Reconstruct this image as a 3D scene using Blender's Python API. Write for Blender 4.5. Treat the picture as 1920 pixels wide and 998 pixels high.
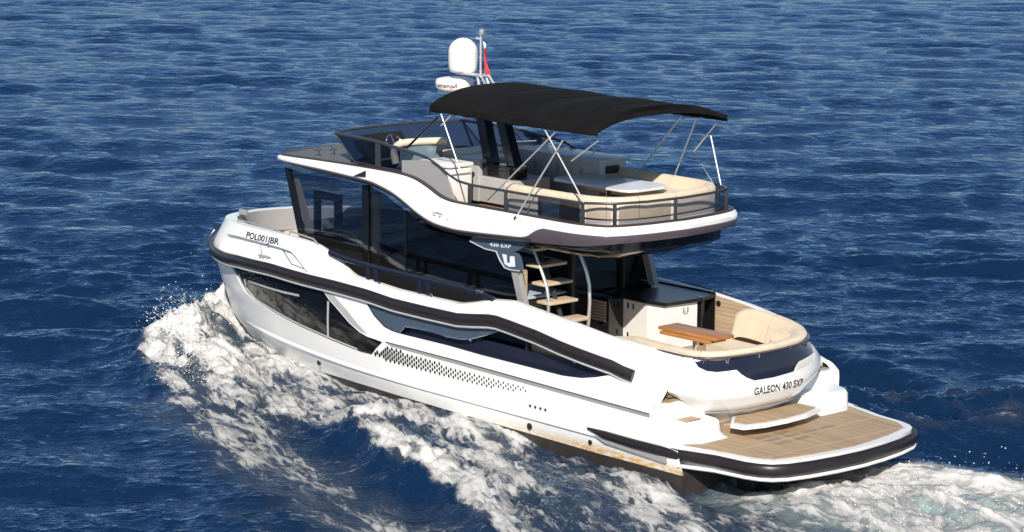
import bpy, bmesh, math, random
import numpy as np
from mathutils import Vector, Matrix
from mathutils.geometry import delaunay_2d_cdt

for o in list(bpy.data.objects):
    bpy.data.objects.remove(o)
SC = bpy.context.scene
COL = SC.collection

# ------------------------------------------------------------------ camera
CAM_POS = Vector((-23.39547, 27.02516, 9.64925))
YAW, PITCH, ROLL = -0.73451, 0.17941, 0.0075
cam = bpy.data.cameras.new('camera')
cam.sensor_fit = 'HORIZONTAL'
cam.sensor_width = 36.0
cam.lens = 36.0 * 4700 / 1920
cam.clip_start = 0.5
cam.clip_end = 20000
camo = bpy.data.objects.new('camera', cam)
COL.objects.link(camo)
fw = Vector((math.cos(PITCH) * math.cos(YAW), math.cos(PITCH) * math.sin(YAW), -math.sin(PITCH)))
rt = Vector((math.sin(YAW), -math.cos(YAW), 0))
up = rt.cross(fw)
r2 = math.cos(ROLL) * rt + math.sin(ROLL) * up
u2 = -math.sin(ROLL) * rt + math.cos(ROLL) * up
M = Matrix((r2, u2, -fw)).transposed().to_4x4()
M.translation = CAM_POS
camo.matrix_world = M
SC.camera = camo

# ------------------------------------------------------------------ light
SUN_DIR = Vector((-0.57, 0.58, 0.57)).normalized()      # towards the sun
world = bpy.data.worlds.new("World")
SC.world = world
world.use_nodes = True
wn = world.node_tree
wn.nodes.clear()
sky = wn.nodes.new('ShaderNodeTexSky')
sky.sky_type = 'NISHITA'
sky.sun_disc = False
sky.sun_elevation = math.asin(SUN_DIR.z)
sky.sun_rotation = math.atan2(SUN_DIR.x, SUN_DIR.y)
sky.air_density = 1.0
sky.altitude = 900
sky.dust_density = 0.15
sky.ozone_density = 2.0
bg = wn.nodes.new('ShaderNodeBackground')
bg.inputs['Strength'].default_value = 0.08
wo = wn.nodes.new('ShaderNodeOutputWorld')
wn.links.new(sky.outputs[0], bg.inputs[0])
wn.links.new(bg.outputs[0], wo.inputs[0])
sl = bpy.data.lights.new('sun', 'SUN')
sl.energy = 5.0
sl.angle = math.radians(0.55)
sl.color = (1.0, 0.925, 0.82)
so = bpy.data.objects.new('sun', sl)
COL.objects.link(so)
so.rotation_euler = SUN_DIR.to_track_quat('Z', 'Y').to_euler()
SC.view_settings.view_transform = 'Standard'
SC.view_settings.look = 'None'
SC.view_settings.exposure = 0.32
SC.view_settings.gamma = 1.0
SC.cycles.max_bounces = 8
SC.cycles.transparent_max_bounces = 12

# ------------------------------------------------------------------ materials
def mat(name, col, rough=0.4, metal=0.0, coat=0.0, spec=0.5, sheen=0.0, noise=0.06, nscale=9.0, bump=0.0, bscale=60.0):
    m = bpy.data.materials.new(name)
    m.use_nodes = True
    nt = m.node_tree
    b = nt.nodes['Principled BSDF']
    b.inputs['Roughness'].default_value = rough
    b.inputs['Metallic'].default_value = metal
    b.inputs['Coat Weight'].default_value = coat
    b.inputs['Coat Roughness'].default_value = 0.08
    b.inputs['Specular IOR Level'].default_value = spec
    b.inputs['Sheen Weight'].default_value = sheen
    tc = nt.nodes.new('ShaderNodeTexCoord')
    n = nt.nodes.new('ShaderNodeTexNoise')
    n.inputs['Scale'].default_value = nscale
    n.inputs['Detail'].default_value = 4
    nt.links.new(tc.outputs['Object'], n.inputs['Vector'])
    mr = nt.nodes.new('ShaderNodeMapRange')
    mr.inputs['From Min'].default_value = 0.3
    mr.inputs['From Max'].default_value = 0.7
    mr.inputs['To Min'].default_value = 1 - noise
    mr.inputs['To Max'].default_value = 1 + noise * 0.5
    nt.links.new(n.outputs[0], mr.inputs[0])
    mx = nt.nodes.new('ShaderNodeMix')
    mx.data_type = 'RGBA'
    mx.blend_type = 'MULTIPLY'
    mx.inputs[0].default_value = 1.0
    mx.inputs[6].default_value = (*col, 1)
    nt.links.new(mr.outputs[0], mx.inputs[7])
    nt.links.new(mx.outputs[2], b.inputs['Base Color'])
    if bump:
        n2 = nt.nodes.new('ShaderNodeTexNoise')
        n2.inputs['Scale'].default_value = bscale
        n2.inputs['Detail'].default_value = 3
        nt.links.new(tc.outputs['Object'], n2.inputs['Vector'])
        bp = nt.nodes.new('ShaderNodeBump')
        bp.inputs['Strength'].default_value = bump
        bp.inputs['Distance'].default_value = 0.02
        nt.links.new(n2.outputs[0], bp.inputs['Height'])
        nt.links.new(bp.outputs[0], b.inputs['Normal'])
    return m

M_WHITE = mat('white_gelcoat', (0.78, 0.775, 0.76), 0.22, coat=0.5, noise=0.03, nscale=2.0)
M_SATIN = mat('white_satin', (0.74, 0.73, 0.71), 0.4, noise=0.03)
M_GREY = mat('grey_gelcoat', (0.30, 0.29, 0.29), 0.35)
M_LGREY = mat('light_grey_panel', (0.42, 0.42, 0.42), 0.4)
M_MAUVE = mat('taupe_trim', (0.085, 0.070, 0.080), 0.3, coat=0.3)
M_SEAM = mat('black_seam_tape', (.011, .0105, .010), .85, spec=.1)
M_CAP = mat('dark_brown_trim', (0.045, 0.034, 0.034), 0.4)
M_RUBBER = mat('black_rubber', (0.017, 0.013, 0.015), 0.38, noise=0.2)
M_BLACK = mat('black_gloss', (0.008, 0.008, 0.010), 0.12, coat=0.5)
M_DARK = mat('dark_interior', (0.012, 0.011, 0.011), 0.5)
M_NAVY = mat('navy_panel', (0.011, 0.014, 0.030), 0.25, coat=0.3)
M_BLUEGREY = mat('blue_grey_panel', (0.060, 0.085, 0.125), 0.3, coat=0.3)
M_RAIL = mat('grey_rail_paint', (0.055, 0.058, 0.07), 0.35, metal=0.3)
M_CHROME = mat('polished_steel', (0.75, 0.75, 0.76), 0.14, metal=1.0, noise=0.03)
M_POLE = mat('satin_steel_tube', (0.80, 0.79, 0.77), 0.38, metal=0.75, noise=0.03)
M_BEIGE = mat('beige_upholstery', (0.66, 0.55, 0.41), 0.6, sheen=0.2, noise=0.08, nscale=5, bump=0.25, bscale=14)
M_TAUPE = mat('taupe_upholstery', (0.36, 0.30, 0.25), 0.65, noise=0.06)
M_CANVAS = mat('black_canvas', (0.0085, 0.008, 0.008), 0.85, spec=0.12, noise=0.3, nscale=3, bump=0.45, bscale=6)
M_DECKGREY = mat('grey_deck_paint', (0.12, 0.115, 0.115), 0.5, noise=0.12)
M_TEXT = mat('black_lettering', (0.02, 0.018, 0.02), 0.4)
M_STEXT = mat('silver_lettering', (0.7, 0.72, 0.75), 0.3)
M_RED = mat('red_cloth', (0.65, 0.035, 0.03), 0.7)
M_WCLOTH = mat('white_cloth', (0.7, 0.7, 0.7), 0.7)
M_STONE = mat('pale_blue_counter', (0.42, 0.47, 0.53), 0.3)
M_DOME = mat('white_dome_plastic', (0.80, 0.79, 0.76), 0.35, noise=0.02)
M_SEATBACK = mat('smoke_blue_shell', (0.13, 0.19, 0.22), 0.2, coat=0.5)

def wood(name, c1, c2, plank, axis='Y', rough=0.55, seam=0.35):
    m = bpy.data.materials.new(name)
    m.use_nodes = True
    nt = m.node_tree
    b = nt.nodes['Principled BSDF']
    b.inputs['Roughness'].default_value = rough
    tc = nt.nodes.new('ShaderNodeTexCoord')
    sp = nt.nodes.new('ShaderNodeSeparateXYZ')
    nt.links.new(tc.outputs['Object'], sp.inputs[0])
    d = nt.nodes.new('ShaderNodeMath'); d.operation = 'DIVIDE'
    nt.links.new(sp.outputs[axis], d.inputs[0]); d.inputs[1].default_value = plank
    fr = nt.nodes.new('ShaderNodeMath'); fr.operation = 'FRACT'
    nt.links.new(d.outputs[0], fr.inputs[0])
    lt = nt.nodes.new('ShaderNodeMath'); lt.operation = 'LESS_THAN'
    nt.links.new(fr.outputs[0], lt.inputs[0]); lt.inputs[1].default_value = 0.09
    fl = nt.nodes.new('ShaderNodeMath'); fl.operation = 'FLOOR'
    nt.links.new(d.outputs[0], fl.inputs[0])
    wn_ = nt.nodes.new('ShaderNodeTexWhiteNoise'); wn_.noise_dimensions = '1D'
    nt.links.new(fl.outputs[0], wn_.inputs['W'])
    mp = nt.nodes.new('ShaderNodeMapping')
    mp.inputs['Scale'].default_value = (1.5, 14, 14) if axis != 'X' else (14, 1.5, 14)
    nt.links.new(tc.outputs['Object'], mp.inputs[0])
    n = nt.nodes.new('ShaderNodeTexNoise'); n.inputs['Scale'].default_value = 2.2; n.inputs['Detail'].default_value = 6
    nt.links.new(mp.outputs[0], n.inputs[0])
    ad = nt.nodes.new('ShaderNodeMath'); ad.operation = 'MULTIPLY_ADD'
    nt.links.new(wn_.outputs[0], ad.inputs[0]); ad.inputs[1].default_value = 0.35
    nt.links.new(n.outputs[0], ad.inputs[2])
    cr = nt.nodes.new('ShaderNodeValToRGB')
    cr.color_ramp.elements[0].position = 0.35; cr.color_ramp.elements[0].color = (*c1, 1)
    cr.color_ramp.elements[1].position = 0.95; cr.color_ramp.elements[1].color = (*c2, 1)
    nt.links.new(ad.outputs[0], cr.inputs[0])
    mx = nt.nodes.new('ShaderNodeMix'); mx.data_type = 'RGBA'; mx.blend_type = 'MULTIPLY'
    sm = nt.nodes.new('ShaderNodeMath'); sm.operation = 'MULTIPLY'; sm.inputs[1].default_value = seam
    nt.links.new(lt.outputs[0], sm.inputs[0])
    nt.links.new(sm.outputs[0], mx.inputs[0])
    nt.links.new(cr.outputs[0], mx.inputs[6]); mx.inputs[7].default_value = (0.1, 0.09, 0.08, 1)
    nt.links.new(mx.outputs[2], b.inputs['Base Color'])
    return m
M_TEAK = wood('weathered_teak', (0.30, 0.205, 0.12), (0.44, 0.32, 0.20), 0.062)
M_TEAKZ = wood('teak_cladding', (0.38, 0.28, 0.18), (0.52, 0.40, 0.27), 0.066, 'Z', seam=0.55)
M_TABLE = wood('varnished_teak', (0.30, 0.125, 0.035), (0.47, 0.215, 0.075), 0.11, rough=0.3, seam=0.15)
M_STAIR = wood('pale_teak', (0.50, 0.39, 0.27), (0.60, 0.48, 0.35), 0.08, seam=0.2)

def hull_mat():
    m = mat('white_hull_gelcoat', (0.83, 0.82, 0.80), 0.28, coat=0.15, spec=0.35, noise=0.025, nscale=1.5)
    nt = m.node_tree
    b = nt.nodes['Principled BSDF']
    src = b.inputs['Base Color'].links[0].from_socket
    tc = nt.nodes.new('ShaderNodeTexCoord')
    sp = nt.nodes.new('ShaderNodeSeparateXYZ'); nt.links.new(tc.outputs['Object'], sp.inputs[0])
    a = nt.nodes.new('ShaderNodeMapRange'); nt.links.new(sp.outputs['Z'], a.inputs[0])
    a.inputs['From Min'].default_value = 0.50; a.inputs['From Max'].default_value = 0.40
    c = nt.nodes.new('ShaderNodeMapRange'); nt.links.new(sp.outputs['X'], c.inputs[0])
    c.inputs['From Min'].default_value = 5.6; c.inputs['From Max'].default_value = 2.6
    mp = nt.nodes.new('ShaderNodeMapping'); mp.inputs['Scale'].default_value = (3, 3, 9)
    nt.links.new(tc.outputs['Object'], mp.inputs[0])
    n = nt.nodes.new('ShaderNodeTexNoise'); n.inputs['Scale'].default_value = 2.5; n.inputs['Detail'].default_value = 6
    nt.links.new(mp.outputs[0], n.inputs[0])
    nm = nt.nodes.new('ShaderNodeMapRange'); nt.links.new(n.outputs[0], nm.inputs[0])
    nm.inputs['From Min'].default_value = 0.25; nm.inputs['From Max'].default_value = 0.6
    m1 = nt.nodes.new('ShaderNodeMath'); m1.operation = 'MULTIPLY'
    nt.links.new(a.outputs[0], m1.inputs[0]); nt.links.new(c.outputs[0], m1.inputs[1])
    m2 = nt.nodes.new('ShaderNodeMath'); m2.operation = 'MULTIPLY'
    nt.links.new(m1.outputs[0], m2.inputs[0]); nt.links.new(nm.outputs[0], m2.inputs[1])
    mx = nt.nodes.new('ShaderNodeMix'); mx.data_type = 'RGBA'
    nt.links.new(m2.outputs[0], mx.inputs[0]); nt.links.new(src, mx.inputs[6])
    mx.inputs[7].default_value = (0.60, 0.38, 0.14, 1)
    nt.links.new(mx.outputs[2], b.inputs['Base Color'])
    return m
M_HULL = hull_mat()
M_BOTTOM = mat('dark_antifouling', (0.035, 0.030, 0.028), 0.45, noise=0.3, nscale=4)

def glass(name, tint, refl=1.0, body=(0.004, 0.005, 0.007), opacity=0.3):
    """tinted see-through pane: part of the light passes, the rest meets a dark glossy body"""
    m = bpy.data.materials.new(name)
    m.use_nodes = True
    nt = m.node_tree
    nt.nodes.clear()
    out = nt.nodes.new('ShaderNodeOutputMaterial')
    tr = nt.nodes.new('ShaderNodeBsdfTransparent'); tr.inputs[0].default_value = (*tint, 1)
    pb = nt.nodes.new('ShaderNodeBsdfPrincipled')
    pb.inputs['Base Color'].default_value = (*body, 1); pb.inputs['Roughness'].default_value = 0.03
    mx = nt.nodes.new('ShaderNodeMixShader'); mx.inputs[0].default_value = opacity
    nt.links.new(tr.outputs[0], mx.inputs[1]); nt.links.new(pb.outputs[0], mx.inputs[2])
    gl = nt.nodes.new('ShaderNodeBsdfGlossy'); gl.inputs['Roughness'].default_value = 0.02
    fr = nt.nodes.new('ShaderNodeFresnel'); fr.inputs[0].default_value = 1.5
    mm = nt.nodes.new('ShaderNodeMath'); mm.operation = 'MULTIPLY'; mm.inputs[1].default_value = refl
    nt.links.new(fr.outputs[0], mm.inputs[0])
    m2 = nt.nodes.new('ShaderNodeMixShader')
    nt.links.new(mm.outputs[0], m2.inputs[0]); nt.links.new(mx.outputs[0], m2.inputs[1]); nt.links.new(gl.outputs[0], m2.inputs[2])
    nt.links.new(m2.outputs[0], out.inputs[0])
    return m
M_GLASS = glass('tinted_cabin_glass', (0.88, 0.91, 0.95), 0.30, opacity=0.17)
M_GLASSD = glass('dark_cabin_glass', (0.5, 0.52, 0.54), 0.9, opacity=0.5)
M_GLASSM = glass('mid_cabin_glass', (0.82, 0.83, 0.85), 0.8, opacity=0.16)
M_GLASSF = glass('smoked_screen_glass', (0.26, 0.32, 0.42), 0.7, opacity=0.25, body=(0.006, 0.010, 0.020))
M_GLASSP = glass('smoked_rail_glass', (0.80, 0.79, 0.80), 0.35, opacity=0.08, body=(0.03, 0.028, 0.03))
M_HGLASS = mat('black_hull_glass', (0.006, 0.006, 0.007), 0.06, coat=0.0, spec=0.5, noise=0.0)
M_GLASSQ = glass('dark_rail_glass', (0.55, 0.53, 0.55), 0.4, opacity=0.25, body=(0.02, 0.019, 0.02))
M_LAMP = mat('frosted_lamp_cover', (0.62, 0.60, 0.55), 0.25, coat=0.4)

# ------------------------------------------------------------------ mesh helpers
class MB:
    def __init__(s): s.v = []; s.f = []
    def add(s, vs, fs):
        o = len(s.v)
        s.v += [tuple(map(float, p)) for p in vs]
        s.f += [tuple(i + o for i in f) for f in fs]
        return s
    def box(s, c, d, rot=None, bev=0.0, seg=2):
        bm = bmesh.new()
        bmesh.ops.create_cube(bm, size=1.0)
        bmesh.ops.scale(bm, vec=d, verts=bm.verts)
        if bev:
            bmesh.ops.bevel(bm, geom=bm.edges[:], offset=bev, segments=seg, affect='EDGES', profile=0.6)
        if rot is not None:
            bmesh.ops.rotate(bm, cent=(0, 0, 0), matrix=rot, verts=bm.verts)
        bm.verts.index_update()
        s.add([(v.co.x + c[0], v.co.y + c[1], v.co.z + c[2]) for v in bm.verts], [[v.index for v in f.verts] for f in bm.faces])
        bm.free()
        return s
    def box2(s, a, b, bev=0.0, seg=2):
        return s.box([(a[i] + b[i]) / 2 for i in range(3)], [abs(b[i] - a[i]) for i in range(3)], None, bev, seg)
    def tube(s, path, r, seg=8, ry=None, cap=True, closed=False, upv=(0, 0, 1)):
        P = [Vector(p) for p in path]
        n = len(P)
        vs = []
        for i, p in enumerate(P):
            if closed:
                t = P[(i + 1) % n] - P[i - 1]
            else:
                t = P[min(i + 1, n - 1)] - P[max(i - 1, 0)]
            t.normalize()
            u = Vector(upv)
            if abs(t.dot(u)) > 0.97:
                u = Vector((1, 0, 0))
            a = t.cross(u).normalized()
            b = a.cross(t).normalized()
            rr = r[i] if isinstance(r, (list, tuple)) else r
            rb = rr if ry is None else (ry[i] if isinstance(ry, (list, tuple)) else ry)
            for k in range(seg):
                th = 2 * math.pi * k / seg
                vs.append(p + a * rr * math.cos(th) + b * rb * math.sin(th))
        fs = []
        m = n if closed else n - 1
        for i in range(m):
            j = (i + 1) % n
            for k in range(seg):
                k2 = (k + 1) % seg
                fs.append((i * seg + k, i * seg + k2, j * seg + k2, j * seg + k))
        if cap and not closed:
            fs.append(tuple(range(seg))[::-1])
            fs.append(tuple((n - 1) * seg + k for k in range(seg)))
        return s.add(vs, fs)
    def loft(s, secs, closed=True, caps=True):
        n = len(secs[0]); vs = [p for q in secs for p in q]; fs = []
        m = n if closed else n - 1
        for i in range(len(secs) - 1):
            for k in range(m):
                k2 = (k + 1) % n
                fs.append((i * n + k, i * n + k2, (i + 1) * n + k2, (i + 1) * n + k))
        if caps and closed:
            fs.append(tuple(range(n))[::-1]); fs.append(tuple((len(secs) - 1) * n + k for k in range(n)))
        return s.add(vs, fs)
    def prism(s, pts, off):
        """planar 3-D outline pushed along off"""
        n = len(pts); off = Vector(off)
        vs = [Vector(p) for p in pts] + [Vector(p) + off for p in pts]
        fs = [tuple(range(n)), tuple(range(n, 2 * n))[::-1]] + [(i, (i + 1) % n + 0, (i + 1) % n + n, i + n) for i in range(n)]
        return s.add(vs, fs)
    def lathe(s, prof, c, seg=24, axis=Vector((0, 0, 1))):
        q = Vector((0, 0, 1)).rotation_difference(axis)
        vs = []
        for r, z in prof:
            for k in range(seg):
                t = 2 * math.pi * k / seg
                vs.append(q @ Vector((r * math.cos(t), r * math.sin(t), z)) + Vector(c))
        fs = []
        for i in range(len(prof) - 1):
            for k in range(seg):
                k2 = (k + 1) % seg
                fs.append((i * seg + k, i * seg + k2, (i + 1) * seg + k2, (i + 1) * seg + k))
        fs.append(tuple(range(seg))[::-1]); fs.append(tuple((len(prof) - 1) * seg + k for k in range(seg)))
        return s.add(vs, fs)
    def mirror(s):
        n = len(s.v)
        s.v += [(x, -y, z) for x, y, z in s.v]
        s.f += [tuple(i + n for i in f)[::-1] for f in s.f]
        return s

def link(name, mb, m, parent=None, smooth=35, label=None, fixn=True):
    me = bpy.data.meshes.new(name)
    me.from_pydata(mb.v, [], mb.f)
    if fixn:
        bm = bmesh.new(); bm.from_mesh(me)
        bmesh.ops.remove_doubles(bm, verts=bm.verts, dist=1e-5)
        bmesh.ops.recalc_face_normals(bm, faces=bm.faces)
        bm.to_mesh(me); bm.free()
    if smooth:
        me.shade_smooth()
        me.set_sharp_from_angle(angle=math.radians(smooth))
    me.materials.append(m)
    o = bpy.data.objects.new(name, me)
    COL.objects.link(o)
    if parent is not None:
        o.parent = parent
    if label:
        o['label'] = label
    return o

def tag(o, label, cat, group=None, kind=None):
    o['label'] = label
    if cat: o['category'] = cat
    if group: o['group'] = group
    if kind: o['kind'] = kind
    return o

# ------------------------------------------------------------------ hull surface  y = Y(x, z)
ZL = [-.7, -.3, 0., .36, .60, 1.0, 1.3, 1.95, 2.4, 3.2]
BB = [1.2, 1.85, 1.95, 1.985, 2.035, 2.055, 2.06, 2.09, 1.95, 1.75]
XS = [12.7, 13.5, 13.85, 14.05, 14.10, 14.10, 14.05, 13.95, 13.65, 13.2]
X0 = [4, 4.5, 5, 5.5, 6, 6.5, 7, 8., 8., 8.]
PP = [1.8, 1.8, 1.8, 1.9, 2.0, 2.1, 2.3, 2.6, 2.6, 2.6]
QQ = [1.1, 1.2, 1.3, 1.4, 1.6, 1.8, 2.0, 2.3, 2.3, 2.3]
def Yh(x, z):
    x = np.asarray(x, float); z = np.asarray(z, float)
    b = np.interp(z, ZL, BB); xs = np.interp(z, ZL, XS); x0 = np.interp(z, ZL, X0)
    p = np.interp(z, ZL, PP); q = np.interp(z, ZL, QQ)
    t = np.clip((x - x0) / (xs - x0), 0, 1)
    k = np.clip((z - 1.15) / .45, 0, 1); k = k * k * (3 - 2 * k)
    return b * np.maximum(1 - t ** p, 0) ** (1 / q) - .40 * np.clip((3.2 - x) / 1.8, 0, 1) ** 1.6 * k
def stem(z): return float(np.interp(z, ZL, XS))
def lerp(x, tab):
    return float(np.interp(x, [a for a, b in tab], [b for a, b in tab]))

def densify(poly, step=0.10, closed=True):
    out = []
    n = len(poly)
    for i in range(n if closed else n - 1):
        a = poly[i]; b = poly[(i + 1) % n]
        d = math.hypot(b[0] - a[0], b[1] - a[1]); k = max(1, int(math.ceil(d / step)))
        for j in range(k):
            out.append((a[0] + (b[0] - a[0]) * j / k, a[1] + (b[1] - a[1]) * j / k))
    if not closed: out.append(tuple(poly[-1]))
    return out
def inpoly(p, poly):
    x, y = p; c = False; n = len(poly); j = n - 1
    for i in range(n):
        xi, yi = poly[i]; xj, yj = poly[j]
        if (yi > y) != (yj > y) and x < (xj - xi) * (y - yi) / (yj - yi) + xi: c = not c
        j = i
    return c
def fill2d(poly, holes=(), interior=()):
    pts = []; edges = []
    for loop in [poly] + list(holes):
        o = len(pts); n = len(loop)
        pts += [Vector(p) for p in loop]
        edges += [(o + i, o + (i + 1) % n) for i in range(n)]
    for p in interior:
        if inpoly(p, poly) and not any(inpoly(p, h) for h in holes): pts.append(Vector(p))
    vs, es, fs, _, _, _ = delaunay_2d_cdt(pts, edges, [], 0, 1e-6)
    keep = []
    for f in fs:
        cx = sum(vs[i][0] for i in f) / len(f); cy = sum(vs[i][1] for i in f) / len(f)
        if inpoly((cx, cy), poly) and not any(inpoly((cx, cy), h) for h in holes): keep.append(tuple(f))
    return [(v[0], v[1]) for v in vs], keep
def grid_pts(poly, dx=0.16, dz=0.09):
    xs = [p[0] for p in poly]; zs = [p[1] for p in poly]
    return [(x, z) for x in np.arange(min(xs) + dx / 2, max(xs), dx) for z in np.arange(min(zs) + dz / 2, max(zs), dz)]

def hull_patch(mb, poly, holes=(), off=0.0, s=1, extra=(), step=0.1):
    poly = densify(poly, step); holes = [densify(h, step) for h in holes]
    v, f = fill2d(poly, holes, grid_pts(poly) + list(extra))
    a = np.array(v)
    y = np.maximum(Yh(a[:, 0], a[:, 1]) + (off if not callable(off) else off(a[:, 0], a[:, 1])), 0.0)
    mb.add([(p[0], s * yy, p[1]) for p, yy in zip(v, y)], f)
    return mb
def hull_rim(mb, poly, o0, o1, s=1, step=0.1):
    P = densify(poly, step); n = len(P)
    a = np.array(P); y = Yh(a[:, 0], a[:, 1])
    vs = [(p[0], s * (yy + o0), p[1]) for p, yy in zip(P, y)] + [(p[0], s * (yy + o1), p[1]) for p, yy in zip(P, y)]
    mb.add(vs, [(i, (i + 1) % n, (i + 1) % n + n, i + n) for i in range(n)])
    return mb

# ------------------------------------------------------------------ the sea
_LAT = np.random.default_rng(11).random((256, 256))
def vnoise(x, y):
    xi = np.floor(x).astype(int); yi = np.floor(y).astype(int)
    u = x - xi; v = y - yi
    u = u * u * u * (u * (u * 6 - 15) + 10); v = v * v * v * (v * (v * 6 - 15) + 10)
    a = _LAT[xi % 256, yi % 256]; b = _LAT[(xi + 1) % 256, yi % 256]; c = _LAT[xi % 256, (yi + 1) % 256]; d = _LAT[(xi + 1) % 256, (yi + 1) % 256]
    return (a * (1 - u) + b * u) * (1 - v) + (c * (1 - u) + d * u) * v
def fbm(x, y, octs=4, gain=0.55):
    t = np.zeros_like(x); a = 1.0; n = 0.0
    for i in range(octs):
        t += a * (vnoise(x * 2 ** i + 17.3 * i, y * 2 ** i - 9.1 * i) - 0.5); n += a; a *= gain
    return 2.2 * t / n
def build_sea():
    rng = np.random.default_rng(7)
    cx, cy = CAM_POS.x, CAM_POS.y
    # rows: distance from the point below the camera ; columns: bearing
    rows = [2.0, 8.0, 14.0, 19.0]
    r = 23.0
    while r < 30: rows.append(r); r += 0.055
    while r < 56: rows.append(r); r += 0.062
    while r < 260: rows.append(r); r *= 1.0042
    while r < 14000: rows.append(r); r *= 1.07
    rows = np.array(rows)
    half = math.radians(16.5)
    fan = np.linspace(-half, half, 860)
    rest = np.linspace(half, 2 * math.pi - half, 64)[1:-1]
    ang = YAW + np.concatenate([fan, rest])
    R, A = np.meshgrid(rows, ang, indexing='ij')
    X = (cx + R * np.cos(A)).ravel(); Y = (cy + R * np.sin(A)).ravel(); RR = R.ravel()
    Z = np.zeros_like(X)
    spacing = np.maximum(np.gradient(rows)[:, None] * np.ones_like(A), 0.035).ravel()
    # waves run roughly along the line of sight
    main = YAW + math.radians(188)
    for i in range(110):
        lam = 0.28 * (4.2 / 0.28) ** rng.random()
        k = 2 * math.pi / lam
        th = main + rng.normal(0, 0.62)
        amp = 0.0082 * (lam / 2.0) ** 0.9 * (0.6 + 0.8 * rng.random())
        if lam > 3.5: amp *= 0.8
        ph = rng.random() * 6.283
        w = np.clip((lam / spacing - 2.2) / 2.0, 0, 1)
        arg = k * (X * math.cos(th) + Y * math.sin(th)) + ph
        sn = np.sin(arg)
        Z += amp * w * (sn + 0.22 * np.cos(2 * arg))
    # wave groups: calmer and rougher patches
    grp = 0.85 + 0.25 * np.sin(0.21 * X + 0.13 * Y + 1.0) * np.sin(0.11 * X - 0.23 * Y + 2.0)
    Z *= grp
    # ---- wake in boat coordinates
    F = np.zeros_like(X)
    def seg(px, py, pts):
        """distance to polyline, position along it 0..1, signed side"""
        best = np.full_like(px, 1e9); tt = np.zeros_like(px); sd = np.zeros_like(px)
        L = [0.0]
        for i in range(len(pts) - 1): L.append(L[-1] + math.hypot(pts[i + 1][0] - pts[i][0], pts[i + 1][1] - pts[i][1]))
        for i in range(len(pts) - 1):
            ax, ay = pts[i]; bx, by = pts[i + 1]
            dx, dy = bx - ax, by - ay; l2 = dx * dx + dy * dy
            t = np.clip(((px - ax) * dx + (py - ay) * dy) / l2, 0, 1)
            qx, qy = ax + t * dx, ay + t * dy
            d = np.hypot(px - qx, py - qy); m = d < best
            best[m] = d[m]; tt[m] = ((L[i] + t * math.sqrt(l2)) / L[-1])[m]
            sd[m] = ((px - ax) * dy - (py - ay) * dx)[m]
        return best, tt, np.sign(sd)
    near = (RR < 75) & (X > -14) & (X < 22) & (np.abs(Y) < 16)
    x, y = X[near], Y[near]
    ca, sa = math.cos(math.radians(19)), math.sin(math.radians(19))
    xa = x * ca - np.abs(y) * sa; ya = x * sa + np.abs(y) * ca + np.where(y < 0, 40, 0)
    wob = fbm(xa * 0.55 + 3, ya * 1.1, 4)            # metre-sized lumps drawn out along the flow
    wob2 = fbm(xa * 1.9 + 50, ya * 3.4 + 9, 4, 0.62)      # hand-sized crests
    wob3 = fbm(xa * 6.0 + 5, ya * 8.0 + 31, 3, 0.6)
    z = np.zeros_like(x); f = np.zeros_like(x)
    sm = lambda a, b, v: (lambda t: t * t * (3 - 2 * t))(np.clip((v - a) / (b - a), 0, 1))
    for s in (1, -1):
        ys = y * s
        # bow sheet thrown out from the stem
        d, t, sd = seg(x, ys, [(14.6, 0.25), (13.9, 1.35), (12.6, 2.25), (11.2, 2.9), (9.6, 3.4), (8.0, 3.9)])
        hgt = np.interp(t, [0, .1, .25, .45, .7, 1], [.46, .70, .62, .40, .20, .10])
        wid = np.interp(t, [0, .2, .5, 1], [.55, .85, 1.0, 1.1])
        prof = np.exp(-(d / wid) ** 2)
        z += hgt * prof * (1 + 0.35 * wob + 0.40 * wob2 + 0.12 * wob3)
        f = np.maximum(f, np.interp(t, [0, .45, .75, 1], [1.0, .95, .80, .55]) * sm(1.35, 0.55, d / wid * (1 + 0.45 * wob + 0.25 * wob2)) + .06 * wob2)
        # strip between the bow wave and the hull side
        yl = np.interp(x, [-14, -2, 1.25, 2.6, 4.85, 6.4, 7.3, 9, 11, 13, 14.6], [9.4, 6.5, 5.2, 4.4, 3.86, 3.35, 3.7, 4.2, 3.3, 2.0, .3])
        inside = sm(0.35, -0.35, ys - yl + 0.5 * wob) * (ys > 0) * sm(14.6, 13.8, x)
        dens = np.interp(x, [-14, -6, 0, 4, 7.5, 9.5, 12, 14], [.50, .58, .70, .72, .76, .76, .85, .95]) * (1.0 if s > 0 else .5)
        f = np.maximum(f, inside * (dens + 0.30 * wob + .10 * wob2))
        z += inside * (0.10 + 0.09 * wob + 0.06 * wob2 + .02 * wob3) * np.interp(x, [-6, 1, 14], [.5, 1, 1])
        # hull side: water piled against the planks
        hb = Yh(np.clip(x, 0.7, 14), 0.1)
        side = np.exp(-np.maximum(ys - hb, 0) / 0.55) * (ys > 0) * sm(0.4, 1.2, x) * sm(14.3, 13.6, x)
        z += 0.13 * side
        f = np.maximum(f, side * np.interp(x, [0, 3, 6, 9, 13], [.50, .62, .78, .9, 1.0]) * (1 + .2 * wob))
        # second, breaking crest
        d, t, sd = seg(x, ys, [(7.9, 2.2), (7.2, 2.6), (6.4, 3.25), (4.85, 3.86), (2.6, 4.4), (1.25, 5.2), (-3, 7.0), (-12, 10.0)])
        amp2 = np.interp(t, [0, .06, .2, .5, 1], [.0, .26, .30, .20, .08])
        out = ys > np.interp(x, [-12, -3, 1.25, 2.6, 4.85, 6.4, 7.2, 7.9], [10, 7, 5.2, 4.4, 3.86, 3.25, 2.6, 2.2])
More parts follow.
